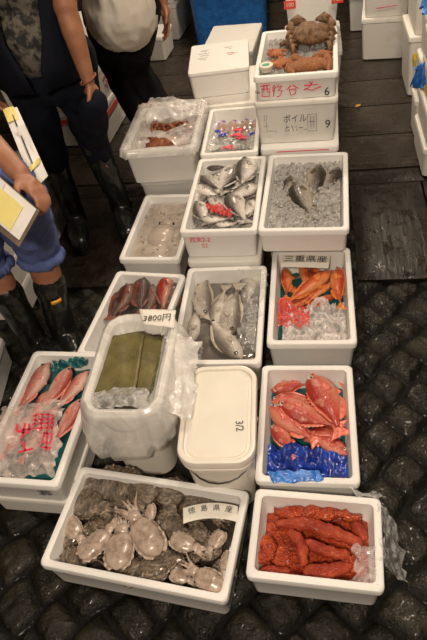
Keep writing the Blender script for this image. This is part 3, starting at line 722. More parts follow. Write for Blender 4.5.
film_patch('plastic_bag', 'clear plastic bag edge sticking up at the back of the roe box', 'plastic bag', [at(352, 497, .138), at(381, 499, .138), at(382, 492, .140), at(352, 490, .138)], FILM, amp=.006, sc=30)

# ------------------------------------------------------------------ cuttlefish
CU_P = mat('pale_cuttlefish', (.55, .42, .33), .3, spec=.6, coat=.25, coatr=.15, sss=.15); v = tc(CU_P)
setc(CU_P, ramp(CU_P, noi(CU_P, v, 5, 5, .7), [(.32, (.20, .14, .105)), (.5, (.44, .34, .27)), (.7, (.58, .48, .40))]))
CU_B = mat('brown_cuttlefish', (.12, .075, .045), .2, spec=.8, coat=.6, coatr=.08); v = tc(CU_B)
w_ = noi(CU_B, tc(CU_B, 'Object', (1, .35, 1)), 11, 5, .65, 1.2)
setc(CU_B, ramp(CU_B, w_, [(.34, (.035, .023, .014)), (.5, (.13, .095, .06)), (.64, (.30, .23, .165))])); bump(CU_B, w_, .02, .5)
def cuttle_tpl(m, wid, th, seed, arms=8, al=.28):
    D = {}; R = []; n = 20
    prof = [(0, .05), (.06, .45), (.2, .82), (.42, 1), (.7, .97), (.9, .8), (1, .62)]
    for i in range(21):
        t = i/20; r = interp(prof, t); x = -.5+.62*t
        R.append([(x, wid/2*r*cos(2*pi*j/n), th/2*r*sin(2*pi*j/n)*(1 if sin(2*pi*j/n) > 0 else .6)+.01*N(x*6, j*.5, seed)) for j in range(n)])
    D['mantle'] = MB().rings(R, True, True, True).mesh('mantle', m)
    mb = MB()
    for s in (1, -1):
        G = []
        for i in range(26):
            t = .04+.9*i/25; r = interp(prof, t)*wid/2; x = -.5+.62*t
            G.append([(x-.02*k, s*(r*.93+.045*k/2), .022*k/2*sin(i*1.3+s)) for k in (0, 1, 2)])
        D['fin', s] = slab(MB(), G, .006).mesh('fin', m)
    mb = MB().ell((.20, 0, 0), (.13, wid*.30, th*.42), nu=16, nv=10)
    D['head'] = mb.mesh('head', m)
    for s in (1, -1): D['eye', s] = MB().ell((.19, s*wid*.27, th*.16), (.035, .022, .035), nu=10, nv=6).mesh('eye', EYEC)
    rn = random.Random(seed)
    for a in range(arms):
        u = (a-(arms-1)/2)/(arms/2); cv = rn.uniform(-.14, .14); l = al*rn.uniform(.75, 1.1)
        pts = [(.27+l*k/7, u*wid*.22+u*.09*k/7+cv*(k/7)**2, .02*sin(a*2.4)+.035*sin(k*.9+a)*k/7) for k in range(8)]
        D['arm', a] = MB().tube(pts, [.040*(1-k/8.2) for k in range(8)], 8).mesh('arm', m)
    return D
EYEC = mat('cuttlefish_eye', (.02, .018, .016), .08, coat=1)
CT = [cuttle_tpl(CU_P, .42, .26, 1), cuttle_tpl(CU_P, .50, .26, 5, al=.26), cuttle_tpl(CU_B, .52, .20, 9), cuttle_tpl(CU_B, .60, .2, 14, al=.24)]
def cuttlefish(t, tailp, headp, z, label, roll=0, pitch=0, name='cuttlefish', group=None):
    hp, tp_ = at(*headp, z), at(*tailp, z); d = hp-tp_; L = d.length*(1.35 if t in (2, 3) else 1.0 if t > 3 else 1.12); o = empty(name, (hp+tp_)/2-d.normalized()*L*.0)
    o.rotation_euler = (roll, pitch, atan2(d.y, d.x)); o.scale = (L,)*3; prop(o, label, 'cuttlefish', group)
    for k, m in CT[t].items(): obj(k if isinstance(k, str) else k[0], m, o)
    return o
cl_ = [  # template, tail px, head px, z, label
 (0, (82, 556), (121, 520), .118, 'pale egg shaped cuttlefish at left with arms to upper right'),
 (1, (117, 567), (124, 517), .124, 'large pale cuttlefish with slit at the middle front'),
 (0, (157, 551), (127, 507), .124, 'pale cuttlefish right of the middle, tail to lower right'),
 (1, (173, 538), (205, 552), .112, 'greyish pale cuttlefish under the paper label'),
 (0, (222, 588), (184, 566), .118, 'pale cuttlefish in the front right corner'),
 (0, (150, 505), (150, 530), .110, 'small pale cuttlefish at the back right of the middle'),
 (1, (222, 532), (206, 556), .100, 'pinkish pale cuttlefish below the right end of the label'),
 (0, (231, 552), (221, 582), .104, 'pale cuttlefish pressed against the right wall'),
 (0, (66, 520), (86, 545), .104, 'pale cuttlefish with tangled arms by the left wall'),
 (1, (172, 573), (196, 582), .100, 'pale cuttlefish low at the front wall'),
 (2, (75, 500), (112, 512), .108, 'brown mottled cuttlefish at the left back of the box'),
 (3, (146, 482), (136, 517), .112, 'brown striped cuttlefish upright behind the middle'),
 (2, (170, 482), (170, 518), .110, 'dark brown cuttlefish left of the paper label'),
 (3, (103, 480), (140, 490), .102, 'brown cuttlefish along the back wall'),
 (2, (84, 480), (108, 500), .098, 'brown cuttlefish in the back left corner'),
 (3, (155, 578), (150, 545), .104, 'round brown mottled cuttlefish at the front middle'),
 (2, (178, 566), (160, 548), .100, 'dark brown shiny cuttlefish right of the front middle'),
 (3, (66, 562), (98, 553), .094, 'brown mottled cuttlefish in the front left corner'),
 (2, (60, 540), (88, 530), .092, 'brown cuttlefish low by the left wall'),
 (2, (203, 530), (180, 548), .096, 'brown cuttlefish half under the paper label'),
 (2, (186, 500), (196, 528), .094, 'brown cuttlefish under the left end of the paper label'),
 (3, (215, 545), (190, 560), .092, 'brown cuttlefish between the two pale ones at right'),
 (2, (136, 576), (112, 548), .090, 'brown cuttlefish at the front left of the middle pale one'),
 (3, (228, 566), (210, 590), .088, 'brown cuttlefish by the front right corner'),
 (2, (120, 478), (150, 500), .092, 'brown cuttlefish at the middle of the back wall'),
 (3, (195, 498), (225, 520), .084, 'brown cuttlefish beneath the paper label'),
 (2, (162, 520), (190, 538), .094, 'brown cuttlefish left below the paper label'),
 (3, (100, 535), (125, 500), .088, 'brown cuttlefish lying beneath the pale ones in the middle'),
]
rn = random.Random(3)
for q, (t, a, b, z, lab) in enumerate(cl_): cuttlefish(t, a, b, z, lab, rn.uniform(-.25, .25), rn.uniform(-.1, .1), group='cuttlefish in the front box')
bed('squid', .080, .006, WDARK, 'dark_water', 'dark inky water around the cuttlefish', 'water', 4)
# curved paper label
def arc_label(name, label, pts, hgt, z, text, tsize, curve=.0, bow=.004):
    o = empty(name, at(*pts[0], z)); a, b = at(*pts[0], z), at(*pts[1], z); d = b-a; L = d.length; ang = atan2(d.y, d.x)
    o.location = (a+b)/2; o.rotation_euler = (0, 0, ang); prop(o, label, 'paper label')
    G = []
    for i in range(2):
        row = []
        for j in range(25):
            u = j/24-.5; row.append((u*L*(1-.04*i), (.5-i)*hgt-curve*(2*u)**2, bow*(1-4*u*u)))
        G.append(row)
    slab(MB(), G, .0012).obj('paper', PAPER, o, smooth=False)
    n = len(text)
    for j, ch in enumerate(text):
        u = ((j+.5)/n-.5)*.90; x = u*L; y = hgt*.14-curve*(2*u)**2
        text_obj('character', ch, tsize, INK, o, Matrix.Translation((x, y, bow*(1-4*u*u)+.0013)) @ Matrix.Rotation(-curve*8*u/L, 4, 'Z'), sx=1.05)
    return o
arc_label('paper_label', 'curved white paper label with black characters on the cuttlefish', [(183, 512), (238, 510)], .046, .140, '徳島県産', .021, curve=.012, bow=.003)
arc_label('paper_label', 'white paper sign with black characters over the orange fish', [(281, 261), (330, 262)], .074, .1735, '三重県産', .041, curve=0, bow=.002)

# ------------------------------------------------------------------ tubs
TUBM = mottled('white_tub_plastic', (.80, .77, .68), (.76, .72, .62), .35, 8, spec=.5, sss=.05)
WIRE = mat('wire_handle', (.05, .05, .05), .3, metal=.9)
def tub(name, label, x, y, r, w, l, h, z0=-.002, lid=True, cat='tub'):
    o = empty(name, (x, y, z0), r); prop(o, label, cat); rad = .055; hb = h-.012
    pr = [(-.022, 0), (-.018, .004), (-.006, hb-.035), (.001, hb-.033), (.001, hb-.028), (-.004, hb-.026), (-.003, hb-.004), (0, hb), (-.004, hb), (-.007, hb-.006), (-.026, .012)]
    autosmooth(MB().rings([rr(w+2*a, l+2*a, rad, 8, z) for a, z in pr], True, True, True).obj('tub_body', TUBM, o), 40)
    if lid:
        pr = [(-.001, h-.030), (.004, h-.028), (.005, h-.008), (.002, h-.001), (-.004, h+.001), (-.010, h-.001), (-.013, h-.009), (-.020, h-.010), (-.021, h-.007), (-.06, h-.0065)]
        autosmooth(MB().rings([rr(w+2*a, l+2*a, rad+a*.6, 8, z) for a, z in pr], True, True, True).obj('lid', LIDM, o), 40)
    pts = [(-w/2-.006, .0, hb-.035)] + [(-w/2*cos(pi*k/12)*1.02, -l/2*.02-(l/2+.010)*sin(pi*k/12)**.6, hb-.035-.045*sin(pi*k/12)) for k in range(1, 12)] + [(w/2+.006, 0, hb-.035)]
    MB().tube(pts, .0022, 6).obj('wire_handle', WIRE, o)
    for s in (-1, 1): MB().ell((s*(w/2-.002), 0, hb-.035), (.009, .012, .012)).obj('handle_boss', TUBM, o)
    return o
LIDM = mottled('white_lid_plastic', (.82, .78, .68), (.77, .73, .63), .3, 7, spec=.5)
tb1 = tub('lidded_tub', 'white lidded plastic tub with a black handwritten number', -.036, 1.005, -.20, .212, .335, .302)
text_obj('handwritten_number', '3/2', .032, INK, tb1, Matrix.Translation((.062, -.048, .2965)) @ Matrix.Rotation(-pi/2+.1, 4, 'Z'), sx=.9)
tb2 = tub('open_tub', 'white plastic tub of folded green kelp wrapped in plastic bag', -.267, 1.181, -.244, .212, .355, .392, lid=False)
KE = mat('kelp_sheet', (.17, .16, .04), .4, spec=.5); v = tc(KE)
setc(KE, ramp(KE, noi(KE, v, 14, 5, .6), [(.3, (.085, .072, .026)), (.55, (.155, .13, .045)), (.75, (.21, .18, .075))])); bump(KE, noi(KE, v, 60, 4), .003, .6)
KD = mottled('dark_kelp_edge', (.05, .055, .02), (.12, .12, .04), .4, 30, bs=60, bd=.003)
def kelp(label, c, z, m, seed, th=.003, fold=True):
    P = [at(p[0], p[1], z) for p in c]; org = sum(P, Vector())/4; G = []
    for i in range(15):
        v_ = i/14; row = []
        for j in range(13):
            u = j/12; p = P[0]*(1-u)*(1-v_)+P[1]*u*(1-v_)+P[2]*u*v_+P[3]*(1-u)*v_-org
            e = (j in (0, 12)) or (i in (0, 14))
            p += Vector((.003*N(i*.7, seed, j) if e else 0, .003*N(j*.7, seed+3, i) if e else 0, .004*N(p.x*20, p.y*20, seed)))
            row.append(p)
        G.append(row)
    return prop(slab(MB(), G, th).obj('kelp_sheet', m, loc=org), label, 'kelp', 'folded kelp sheets in the tub')
for k in range(5): kelp('folded kelp sheet lower in the stack with dark edges', [(114+k, 338), (164+k, 334), (163-k, 392), (96+k*.6, 397)], .318+.007*k, KD if k % 2 else KE, k)
kelp('olive kelp sheet at the right of the stack with wavy dark edge', [(144, 331), (166, 343), (150, 390), (136, 396)], .356, KE, 8)
kelp('narrow dark kelp strip along the right side of the stack', [(160, 352), (167, 346), (158, 386), (149, 393)], .361, KD, 11)
kelp('large olive kelp sheet folded flat on top of the stack', [(113, 336), (145, 331), (135, 394), (94, 396)], .366, KE, 9, .004)
# bag pulled over the tub rim
def rim_bag(name, label, o, w, l, rad, prof, m, amp, seed, n=10, skirt=None):
    R = []; base = rr(1, 1, .2, n)
    for i, (a, z, k) in enumerate(prof):
        ring = rr(w+2*a, l+2*a, max(.01, rad+a), n, z); out = []
        for j, p in enumerate(ring):
            t = 2*pi*j/len(ring); c, s = cos(t), sin(t)
            d = Vector((p.x, p.y, 0)).normalized()
            q = amp*k*(FB(c*2.2+seed, s*2.2, z*7, 2)*1.2 + .5*(1-abs(N(c*3.5, s*3.5, z*4+seed))*2.5))
            dz = amp*k*.8*FB(c*2.2, s*2.2+seed, 3, 3) + (skirt(c, s)*k if skirt else 0)
            out.append(p+d*q+Vector((0, 0, dz)))
        R.append(out)
    b = MB().rings(R, True).obj(name, m, loc=o.location, rot=o.rotation_euler); return prop(b, label, 'plastic bag')
BAGM2 = plastic_film('shrimp_bag_film', (.86, .84, .80), .25, .7, 8, .2)
BAGM = plastic_film('tub_bag_film', (.90, .88, .83), .5, .92, 9, .25)
def ext(P, k):    # refine a profile
    out = []
    for (a, z, q), (b, y, r) in zip(P, P[1:]):
        for i in range(k): t = i/k; out.append((a+(b-a)*t, z+(y-z)*t, q+(r-q)*t))
    return out+[P[-1]]
rim_bag('plastic_bag', 'milky plastic bag folded over the rim of the kelp tub', tb2, .212, .355, .055, ext([(-.034, .350, .5), (-.018, .372, .3), (-.010, .390, .15), (.004, .400, .15), (.018, .392, .25), (.034, .355, .5), (.042, .315, .8), (.040, .275, 1.0), (.026, .24, 1.1), (.012, .222, 1.0)], 4), BAGM, .016, 4, 14, lambda c, s: .03*s-.02+.03*c)
film_patch('plastic_bag', 'crumpled clear bag mouth inside the front of the kelp tub', 'plastic bag', [at(88, 392, .372), at(150, 386, .372), at(146, 408, .378), at(86, 408, .378)], FILM, amp=.008, sc=24, dome=.006)
film_patch('plastic_bag', 'crumpled end of the kelp bag spreading over the tub corner', 'plastic bag', [at(168, 326, .392), at(200, 345, .34), at(188, 425, .320), at(162, 404, .385)], BAGM, amp=.022, sc=5, res=40)
pt = film_patch('paper_tag', 'white paper tag with a handwritten price on the kelp bag', 'paper label', [at(139, 309, .402), at(176, 310, .402), at(174, 328, .404), at(143, 324, .404)], PAPER, amp=.0, th=.001, rag=.001, res=8)
c0 = at(157, 318, .4085)
text_obj('handwritten_price', '3800円', .036, INK, pt, Matrix.Translation(c0-pt.location) @ Matrix.Rotation(-.18, 4, 'Z') @ Matrix.Rotation(-.06, 4, 'X'), sx=.85)

# ------------------------------------------------------------------ dark red fish box behind the kelp tub
DR_M = fish_mat('dark_red_skin', (.04, .010, .007), (.08, .022, .015), (.15, .06, .035), (.05, .02, .015), sc=8, amt=.8)
DR_F = mottled('dark_red_fin', (.14, .03, .02), (.28, .08, .04), .35, 16)
DR2 = fish_mat('bright_red_skin', (.30, .015, .008), (.36, .03, .015), (.45, .20, .14), (.12, .03, .02), sc=7, amt=.7)
DT = [fish_tpl(.36, .26, .1, (DR_M, DR_F, GEYE)), fish_tpl(.32, .26, -.1, (DR2, DR_F, GEYE))]
for q, (a, b, z, t, fl) in enumerate([((131, 285), (113, 322), .128, 0, False), ((143, 279), (136, 316), .130, 0, True), ((121, 292), (106, 330), .118, 0, True), ((168, 277), (158, 314), .128, 1, False), ((152, 286), (147, 322), .110, 0, False), ((174, 284), (165, 322), .112, 0, True)]):
    make_fish(DT[t], 'dark_fish', ['dark red-brown fish second from the left wall', 'dark fish at the middle reaching highest to the back wall', 'dark brown fish beside the left wall', 'bright red fish near the right wall', 'dark fish low between the middle one and the red one', 'dark fish at the right wall beside the red one'][q], 'fish', 'dark red fish behind the kelp tub', a, b, z, 0, 0, fl)
bed('dark', .085, .006, WDARK, 'dark_water', 'dark water under the dark red fish', 'water', 14)
film_patch('plastic_wrap', 'clear plastic wrap over the dark red fish', 'plastic bag', [at(120, 284, .146), at(180, 280, .146), at(172, 318, .146), at(104, 330, .146)], plastic_film('tight_wrap', lo=.01, hi=.06, scale=26), amp=.010, sc=12)

# ------------------------------------------------------------------ cloudy ice water box
bed('milky', .112, .006, WMILK, 'cloudy_water', 'cloudy beige ice water around the pale squid', 'water', 15, sc=12, chips=60, cs=.006)
SQ = mat('pale_squid_skin', (.46, .38, .32), .25, spec=.6, coat=.3)
CT.append(cuttle_tpl(SQ, .52, .3, 31, al=.22)); CT.append(cuttle_tpl(CU_B, .42, .2, 33, al=.3))
cuttlefish(4, (156, 248), (172, 216), .120, 'pale squid lying in the cloudy ice water', name='squid')
cuttlefish(5, (186, 206), (168, 211), .114, 'dark grey squid at the back right of the cloudy ice water', name='squid')
cuttlefish(4, (134, 236), (152, 222), .108, 'faint pale squid half sunk at the left of the cloudy water', name='squid')

# ------------------------------------------------------------------ shrimp box
SHM = [mottled('shrimp_shell', (.50, .17, .06), (.66, .32, .16), .25, 20, spec=.6, coat=.4), mottled('dark_shrimp_shell', (.22, .07, .03), (.40, .14, .06), .25, 20, spec=.6, coat=.4)]
def shrimp_mesh(m):
    mb = MB(); P = []; n = 14
    for i in range(n):
        t = i/(n-1); a = 2.4*t-1.0; P.append((.036*cos(a)*.8, .036*sin(a), 0))
    mb.tube(P, [.0075*(.5+.8*sin(pi*(.25+.6*(1-i/(n-1)))))*(1+.10*(i % 2)) for i in range(n)][::-1], 9)
    ex = Vector(P[-1])
    for k in (-1, 0, 1): mb.tube([ex, ex+Vector((-.010, .004*k+.005, .002*k)), ex+Vector((-.018, .008*k+.008, 0))], [.0025, .004, .001], 6, flat=.4)
    hd = Vector(P[0])
    for k in (-1, 1): mb.tube([hd+Vector((0, 0, k*.002)), hd+Vector((-.03, -.012, k*.006)), hd+Vector((-.06, -.002, k*.012))], [.0008, .0006, .0004], 5)
    for k in range(5): q = Vector(P[2+k]); mb.tube([q*.9, q*.62+Vector((.002*k, 0, -.002))], [.0014, .0007], 5)
    return mb.mesh('shrimp', m)
SH = [shrimp_mesh(m) for m in SHM]; rn = random.Random(11)
s0 = obj('shrimp', SH[0]); prop(s0, 'small orange-brown shrimp lying in the bagged pile', 'shrimp', 'shrimp in the bagged box')
for k in range(95):
    s = s0 if k == 0 else s0.copy()
    if k: C.objects.link(s)
    if k % 3 == 0: s.data = SH[1]
    p = at(rn.uniform(143, 188), rn.uniform(107, 130), .305+.014*rn.random())
    s.location = p; s.rotation_euler = (rn.uniform(-.7, .7), rn.uniform(-.7, .7), rn.uniform(0, 6.3))
bed('shrimp', .070, .008, SHM[1], 'shrimp_pile', 'packed shrimp filling the bottom of the bagged box', 'shrimp', 22, sc=60)
shb = bpy.data.objects[shrimp.name]
rim_bag('plastic_bag', 'clear plastic bag opened out over the rim of the shrimp box', shb, .325, .430, .022, ext([(-.050, .10, .5), (-.036, .14, .7), (-.028, .170, .6), (-.012, .183, .5), (.004, .184, .5), (.014, .172, .7), (.020, .150, .9)], 4), BAGM2, .016, 9, 14, lambda c, s: .012*s+.012)
film_patch('plastic_bag', 'loose clear bag mouth bulging at the back of the shrimp box', 'plastic bag', [at(143, 122, .42), at(150, 100, .47), at(200, 100, .47), at(204, 118, .42)], BAGM2, amp=.03, sc=6, dome=.02, res=40)

film_patch('plastic_bag', 'milky fold of clear bag across the front of the shrimp', 'plastic bag', [at(127, 132, .385), at(176, 130, .34), at(198, 120, .385), at(192, 145, .395)], BAGM2, amp=.02, sc=7, res=40)
film_patch('plastic_bag', 'milky fold of clear bag along the left of the shrimp box', 'plastic bag', [at(140, 108, .40), at(152, 112, .36), at(148, 142, .36), at(128, 146, .395)], BAGM2, amp=.02, sc=7, res=30)
# ------------------------------------------------------------------ bagged squid box
bed('packets', .062, .010, ICE, 'crushed_ice', 'crushed ice around the bagged squid', 'ice', 33, chips=200, cs=.005, sc=70, res=.0045)
PKM = mottled('bagged_squid_skin', (.52, .36, .30), (.40, .24, .2), .15, 12, spec=.8, coat=.6)
BLI = mat('blue_print', (.02, .03, .42), .3)
pkl = ['bagged squid at the left with blue print', 'bagged squid second from the left in the row', 'bagged squid third from the left in the row', 'bagged squid at the right wall with blue print']
for q, (px, py) in enumerate([(222, 127), (233, 126), (245, 125), (257, 124)]):
    p = at(px, py, .282); o = empty('bagged_squid', p, -.235); prop(o, pkl[q], 'squid')
    R = []
    for i in range(15):
        t = i/14; r = .027*(sin(pi*(.07+.86*t))**.5); R.append([(r*cos(2*pi*j/12), .055-.13*t, r*.8*sin(2*pi*j/12)) for j in range(12)])
    MB().rings(R, True, True, True).obj('mantle', PKM, o)
    MB().tube([(0, -.07, 0), (.004, -.10, .004), (-.006, -.125, .002)], [.012, .009, .004], 8).obj('arms', PKM, o)
    for e in range(2): MB().ell((.008*(e*2-1), .0+.02*e, .0165), (.010, .007, .004)).obj('printed_spot', BLI, o)
film_patch('printed_bag', 'clear bag with blue and red print over the row of squid', 'plastic bag', [at(208, 124, .292), at(261, 120, .292), at(262, 148, .285), at(200, 150, .285)], plastic_film('print_bag_film', lo=.1, hi=.5), amp=.014, sc=24)
for q, (px, py, m, lab) in enumerate([(219, 131, BLI, 'blue'), (223, 135, BLI, 'blue'), (236, 134, REDINK, 'red'), (241, 138, REDINK, 'red'), (229, 147, REDINK, 'red'), (253, 133, BLI, 'blue'), (238, 130, REDINK, 'red')]):
    w_ = .022; p = at(px, py, .296)
    film_patch('%s_label_scrap' % lab, '%s printed plastic scrap on the bagged squid' % lab, 'plastic scrap', [p+Vector((-w_, w_*.6, 0)), p+Vector((w_, w_*.6, 0)), p+Vector((w_, -w_*.6, 0)), p+Vector((-w_, -w_*.6, 0))], m, amp=.006, sc=50, res=8, th=.0008, rag=.012, group='printed scraps in the squid box, '+lab)

# ------------------------------------------------------------------ crab box
bed('crab', .074, .012, ICE, 'crushed_ice', 'crushed ice under the crabs', 'ice', 44, chips=300, cs=.005, sc=70, res=.0045)
CR_M = mottled('crab_shell', (.11, .05, .02), (.26, .14, .06), .4, 14, bs=70, bd=.006, spec=.5)
CR_R = mottled('orange_crab_shell', (.46, .13, .04), (.60, .24, .10), .4, 18, bs=70, bd=.006)
def crab_parts(m, seed=0):
    D = []; R = []; n = 32
    for i in range(13):
        t = pi*(i+.05)/12.1-pi/2; ring = []
        for j in range(n):
            a = 2*pi*j/n; k = 1+.05*abs(sin(a*8))*cos(t)
            x, y, z = .46*cos(t)*cos(a)*k, .34*cos(t)*sin(a)*k*(1.0 if sin(a) > 0 else .9), .19*sin(t)
            z += .07*FB(x*5, y*5, 2+seed, 4) if z > 0 else 0
            ring.append((x, y, z))
        R.append(ring)
    D.append(('carapace', MB().rings(R, True, True, True).mesh('carapace', m)))
    for s in (1, -1):
        mb = MB().tube([(s*.36, .14, -.02), (s*.50, .26, .02), (s*.42, .40, .04)], [.08, .11, .10], 10)
        mb.tube([(s*.44, .36, .05), (s*.30, .45, .06), (s*.12, .43, .04)], [.10, .13, .03], 10); mb.tube([(s*.34, .37, .07), (s*.22, .37, .07), (s*.10, .40, .04)], [.06, .05, .015], 8)
        for v in mb.v: v += Vector((0, 0, .02*FB(v.x*9, v.y*9, v.z*9, 3)))
        D.append(('claw', mb.mesh('claw', m)))
        for k in range(4):
            y = .10-.13*k
            D.append(('crab_leg', MB().tube([(s*.36, y, -.05), (s*(.52-.03*k), y-.03-.03*k, .05), (s*(.58-.05*k), y-.10-.05*k, -.03), (s*(.44-.06*k), y-.20-.04*k, -.10)], [.06, .065, .05, .015], 8).mesh('crab_leg', m)))
        D.append(('eye', MB().ell((s*.08, .33, .05), (.022, .025, .022), nu=8, nv=6).mesh('eye', PUP)))
    return D
CR_H = mottled('rusty_crab_shell', (.30, .10, .03), (.46, .20, .08), .45, 30, bs=110, bd=.008)
CRB = [crab_parts(CR_M), crab_parts(CR_R, 3), crab_parts(CR_H, 6)]
def crab_(label, c, z, size, rz, t, rx=0, sq=.75):
    o = empty('crab', at(*c, z), rz); o.rotation_euler = (rx, 0, rz); o.scale = (size*sq, size, size); prop(o, label, 'crab', 'crabs on ice in the top box')
    for k, m in CRB[t]: obj(k, m, o)
    return o
crab_('large brown crab propped upright on the back rim of the ice', (311, 34), .672, .185, RF, 0, rx=.35, sq=1.0)
crab_('flat brown crab lying on ice at the front right', (309, 65), .622, .150, RF+.1, 2, sq=1.15)
crab_('small orange crab on ice at the left middle', (277, 53), .628, .075, 1.2, 1)
crab_('orange crab on ice beside the round green label', (281, 63), .628, .080, .4, 1)
crab_('brown crab half hidden in ice along the back left wall', (290, 43), .626, .085, 2.2, 0)
crab_('small orange crab in ice at the right wall', (325, 54), .626, .06, .9, 1)
tbp = at(266, 66, .648); o = empty('round_tin', tbp, 0); prop(o, 'small round tub with green centre at the corner of the crab box', 'tub'); 
PT = mat('tub_cream', (.75, .70, .55), .35)
autosmooth(MB().rings([[((r)*cos(2*pi*j/28), r*sin(2*pi*j/28), z) for j in range(28)] for r, z in ((.024, -.02), (.029, 0), (.031, .001), (.031, .006), (.028, .007), (.026, .005))], True, True, True).obj('tub_body', PT, o), 35)
MB().rings([[((r)*cos(2*pi*j/28), .8*r*sin(2*pi*j/28), z) for j in range(28)] for r, z in ((.017, .005), (.017, .0062))], True, True, True).obj('green_label', mat('green_label', (.02, .30, .16), .4), o, smooth=False)

# ------------------------------------------------------------------ writing on the boxes
B_ = BX['crab']; cb = B_[0]
M0 = face_front(0, .040, -.507/2-.0022, .0)
strokes('red_writing', [[(-.145,.030),(-.105,.034)],[(-.140,.018),(-.142,-.014),(-.112,-.016),(-.108,.016),(-.140,.018)],[(-.131,.033),(-.134,.004)],[(-.119,.034),(-.118,.004),(-.112,.002)],
 [(-.088,.03),(-.096,.018)],[(-.083,.022),(-.097,.006)],[(-.090,.012),(-.094,-.018)],[(-.070,.032),(-.078,.022),(-.056,.024)],[(-.060,.018),(-.074,.008),(-.056,.006),(-.066,-.016),(-.078,-.02)],
 [(-.020,.024),(-.036,.008)],[(-.012,.026),(.012,.010)],[(-.026,.008),(.002,.008),(-.002,-.012),(-.022,-.016),(-.026,.008)],
 [(.058,.034),(.064,.026)],[(.036,.020),(.092,.022)],[(.070,.034),(.056,.012),(.034,.002)],[(.040,.008),(.066,-.002),(.104,.012)]], .0040, REDINK, cb, M0)
text_obj('black_number', '6', .050, INK, cb, face_front(.128, .028, -.507/2-.0022))
text_obj('small_mark', 'No', .022, INK, cb, face_front(-.160, .045, -.507/2-.0022), sx=.7)
M0 = face_front(0, .09, -.515/2-.0002, .006)
text_obj('black_writing', 'ボイル', .040, GREYINK, b9, face_front(-.005, .118, -.2575+.0025, .02), sx=.85)
strokes('black_writing', [[(-.045,-.02),(-.03,-.015)],[(-.04,-.008),(-.048,-.034),(-.03,-.03)],[(-.02,-.01),(-.012,-.034)],[(-.006,-.018),(.004,-.012),(.002,-.034)],[(.012,-.022),(.03,-.02)],[(.036,-.032),(.044,-.030)]], .0024, GREYINK, b9, face_front(0, .098, -.2575+.002, .02))
strokes('black_writing', [[(.05,.045),(.088,.045),(.088,-.032),(.05,-.032),(.05,.045)],[(.062,.036),(.062,-.02)],[(.076,.036),(.076,-.02)],[(.058,.012),(.082,.012)]], .0018, GREYINK, b9, face_front(0, .090, -.2575+.002, .02))
strokes('grey_mark', [[(-.135,.05),(-.125,.052),(-.128,.03),(-.138,.028),(-.135,.05)],[(-.13,.02),(-.128,-.03)],[(-.122,-.02),(-.10,-.024)],[(-.096,-.02),(-.085,-.03)],[(-.14,.0),(-.12,.002)]], .0024, mat('faint_ink', (.4, .39, .37), .6), b9, face_front(0, .090, -.2575+.002, .02))
text_obj('black_number', '9', .052, INK, b9, face_front(.135, .085, -.2575+.0015, .02))
MB().box((-.1, -.0006, 0), (.13, .0006, .004)).obj('red_line', REDINK, bpy.data.objects['styrofoam_box.007'], smooth=False, loc=(0, -.273, .300))
as_ = BX['assort'][0]
text_obj('red_writing', '西末2-2', .028, REDINK, as_, face_front(-.075, .098, -.545/2-.0006), sx=.9)
text_obj('red_writing', '52', .026, REDINK, as_, face_front(-.060, .066, -.545/2+.003, .05), sx=.9)
mk = [[(-.10,.09),(-.06,.095)],[(-.09,.08),(-.07,.078)],[(-.11,.05),(-.05,.055)],[(-.10,.02),(-.07,.03),(-.055,.02)],[(-.115,-.01),(-.06,-.004)],[(-.10,-.025),(-.07,-.03)],[(.03,.10),(.07,.10)],[(.05,.075),(.065,.078)],[(.04,.02),(.06,.03),(.075,.02)],[(.05,-.005),(.085,.0)]]
strokes('black_writing', mk, .0022, GREYINK, boxA, face_top(0, 0, .1385))
strokes('red_mark', [[(.045,.012),(.10,.016)]], .002, REDINK, boxA, face_top(0, 0, .1386))
st = mk[:6]
for bo, x, y, w in ((BX['left'][0], .105, -.26, 1), (BX['squid'][0], .0, 0, 0)):
    if w: strokes('ink_stamp', [[(-.02,.01),(.02,.012)],[(-.015,.0),(.018,.002)],[(-.02,-.008),(.0,-.01)],[(.008,-.008),(.02,-.006)],[(-.005,.014),(-.008,-.012)]], .0025, GREYINK, bo, face_front(.085, .072, -.262-.0005))
    else: strokes('ink_stamp', [[(-.03,.01),(.03,.012)],[(-.025,.0),(.022,.002)],[(-.03,-.012),(.0,-.01)],[(.008,-.012),(.03,-.008)],[(-.01,.016),(-.012,-.016)],[(.014,.016),(.01,-.014)]], .003, GREYINK, bo, Matrix.Translation((.2675-.003, -.08, .07)) @ Matrix.Rotation(pi/2, 4, 'Z') @ Matrix.Rotation(pi/2, 4, 'X'))
# ------------------------------------------------------------------ blue bag, leaf
c1 = at(416, 78, .62)
film_patch('blue_bag', 'blue plastic bag hanging on the boxes at the right edge', 'plastic bag', [at(413, 68, .62), at(428, 64, .64), at(424, 90, .54), at(413, 92, .50)], BLUEB, amp=.03, sc=12, th=.001, dome=.03, rag=.02)
film_patch('blue_bag', 'pale blue plastic bag on top of the pile at the upper right edge', 'plastic bag', [at(421, 14, .80), at(440, 14, .80), at(440, 2, .80), at(424, 2, .80)], BLUEB, amp=.03, sc=16, th=.001, dome=.03, rag=.02)
p = at(358, 106, ZB+.004); G = [[(.012*u*(1-abs(v)**2), .022*v, .004*u*u) for u in (-1, -.5, 0, .5, 1)] for v in (-1, -.7, -.35, 0, .35, .7, 1)]
prop(slab(MB(), G, .001).obj('yellow_leaf', mottled('yellow_leaf', (.55, .34, .04), (.4, .26, .04), .5, 60), loc=p, rot=(0, 0, -1.1)), 'small yellow leaf on the brown floor boards', 'leaf')

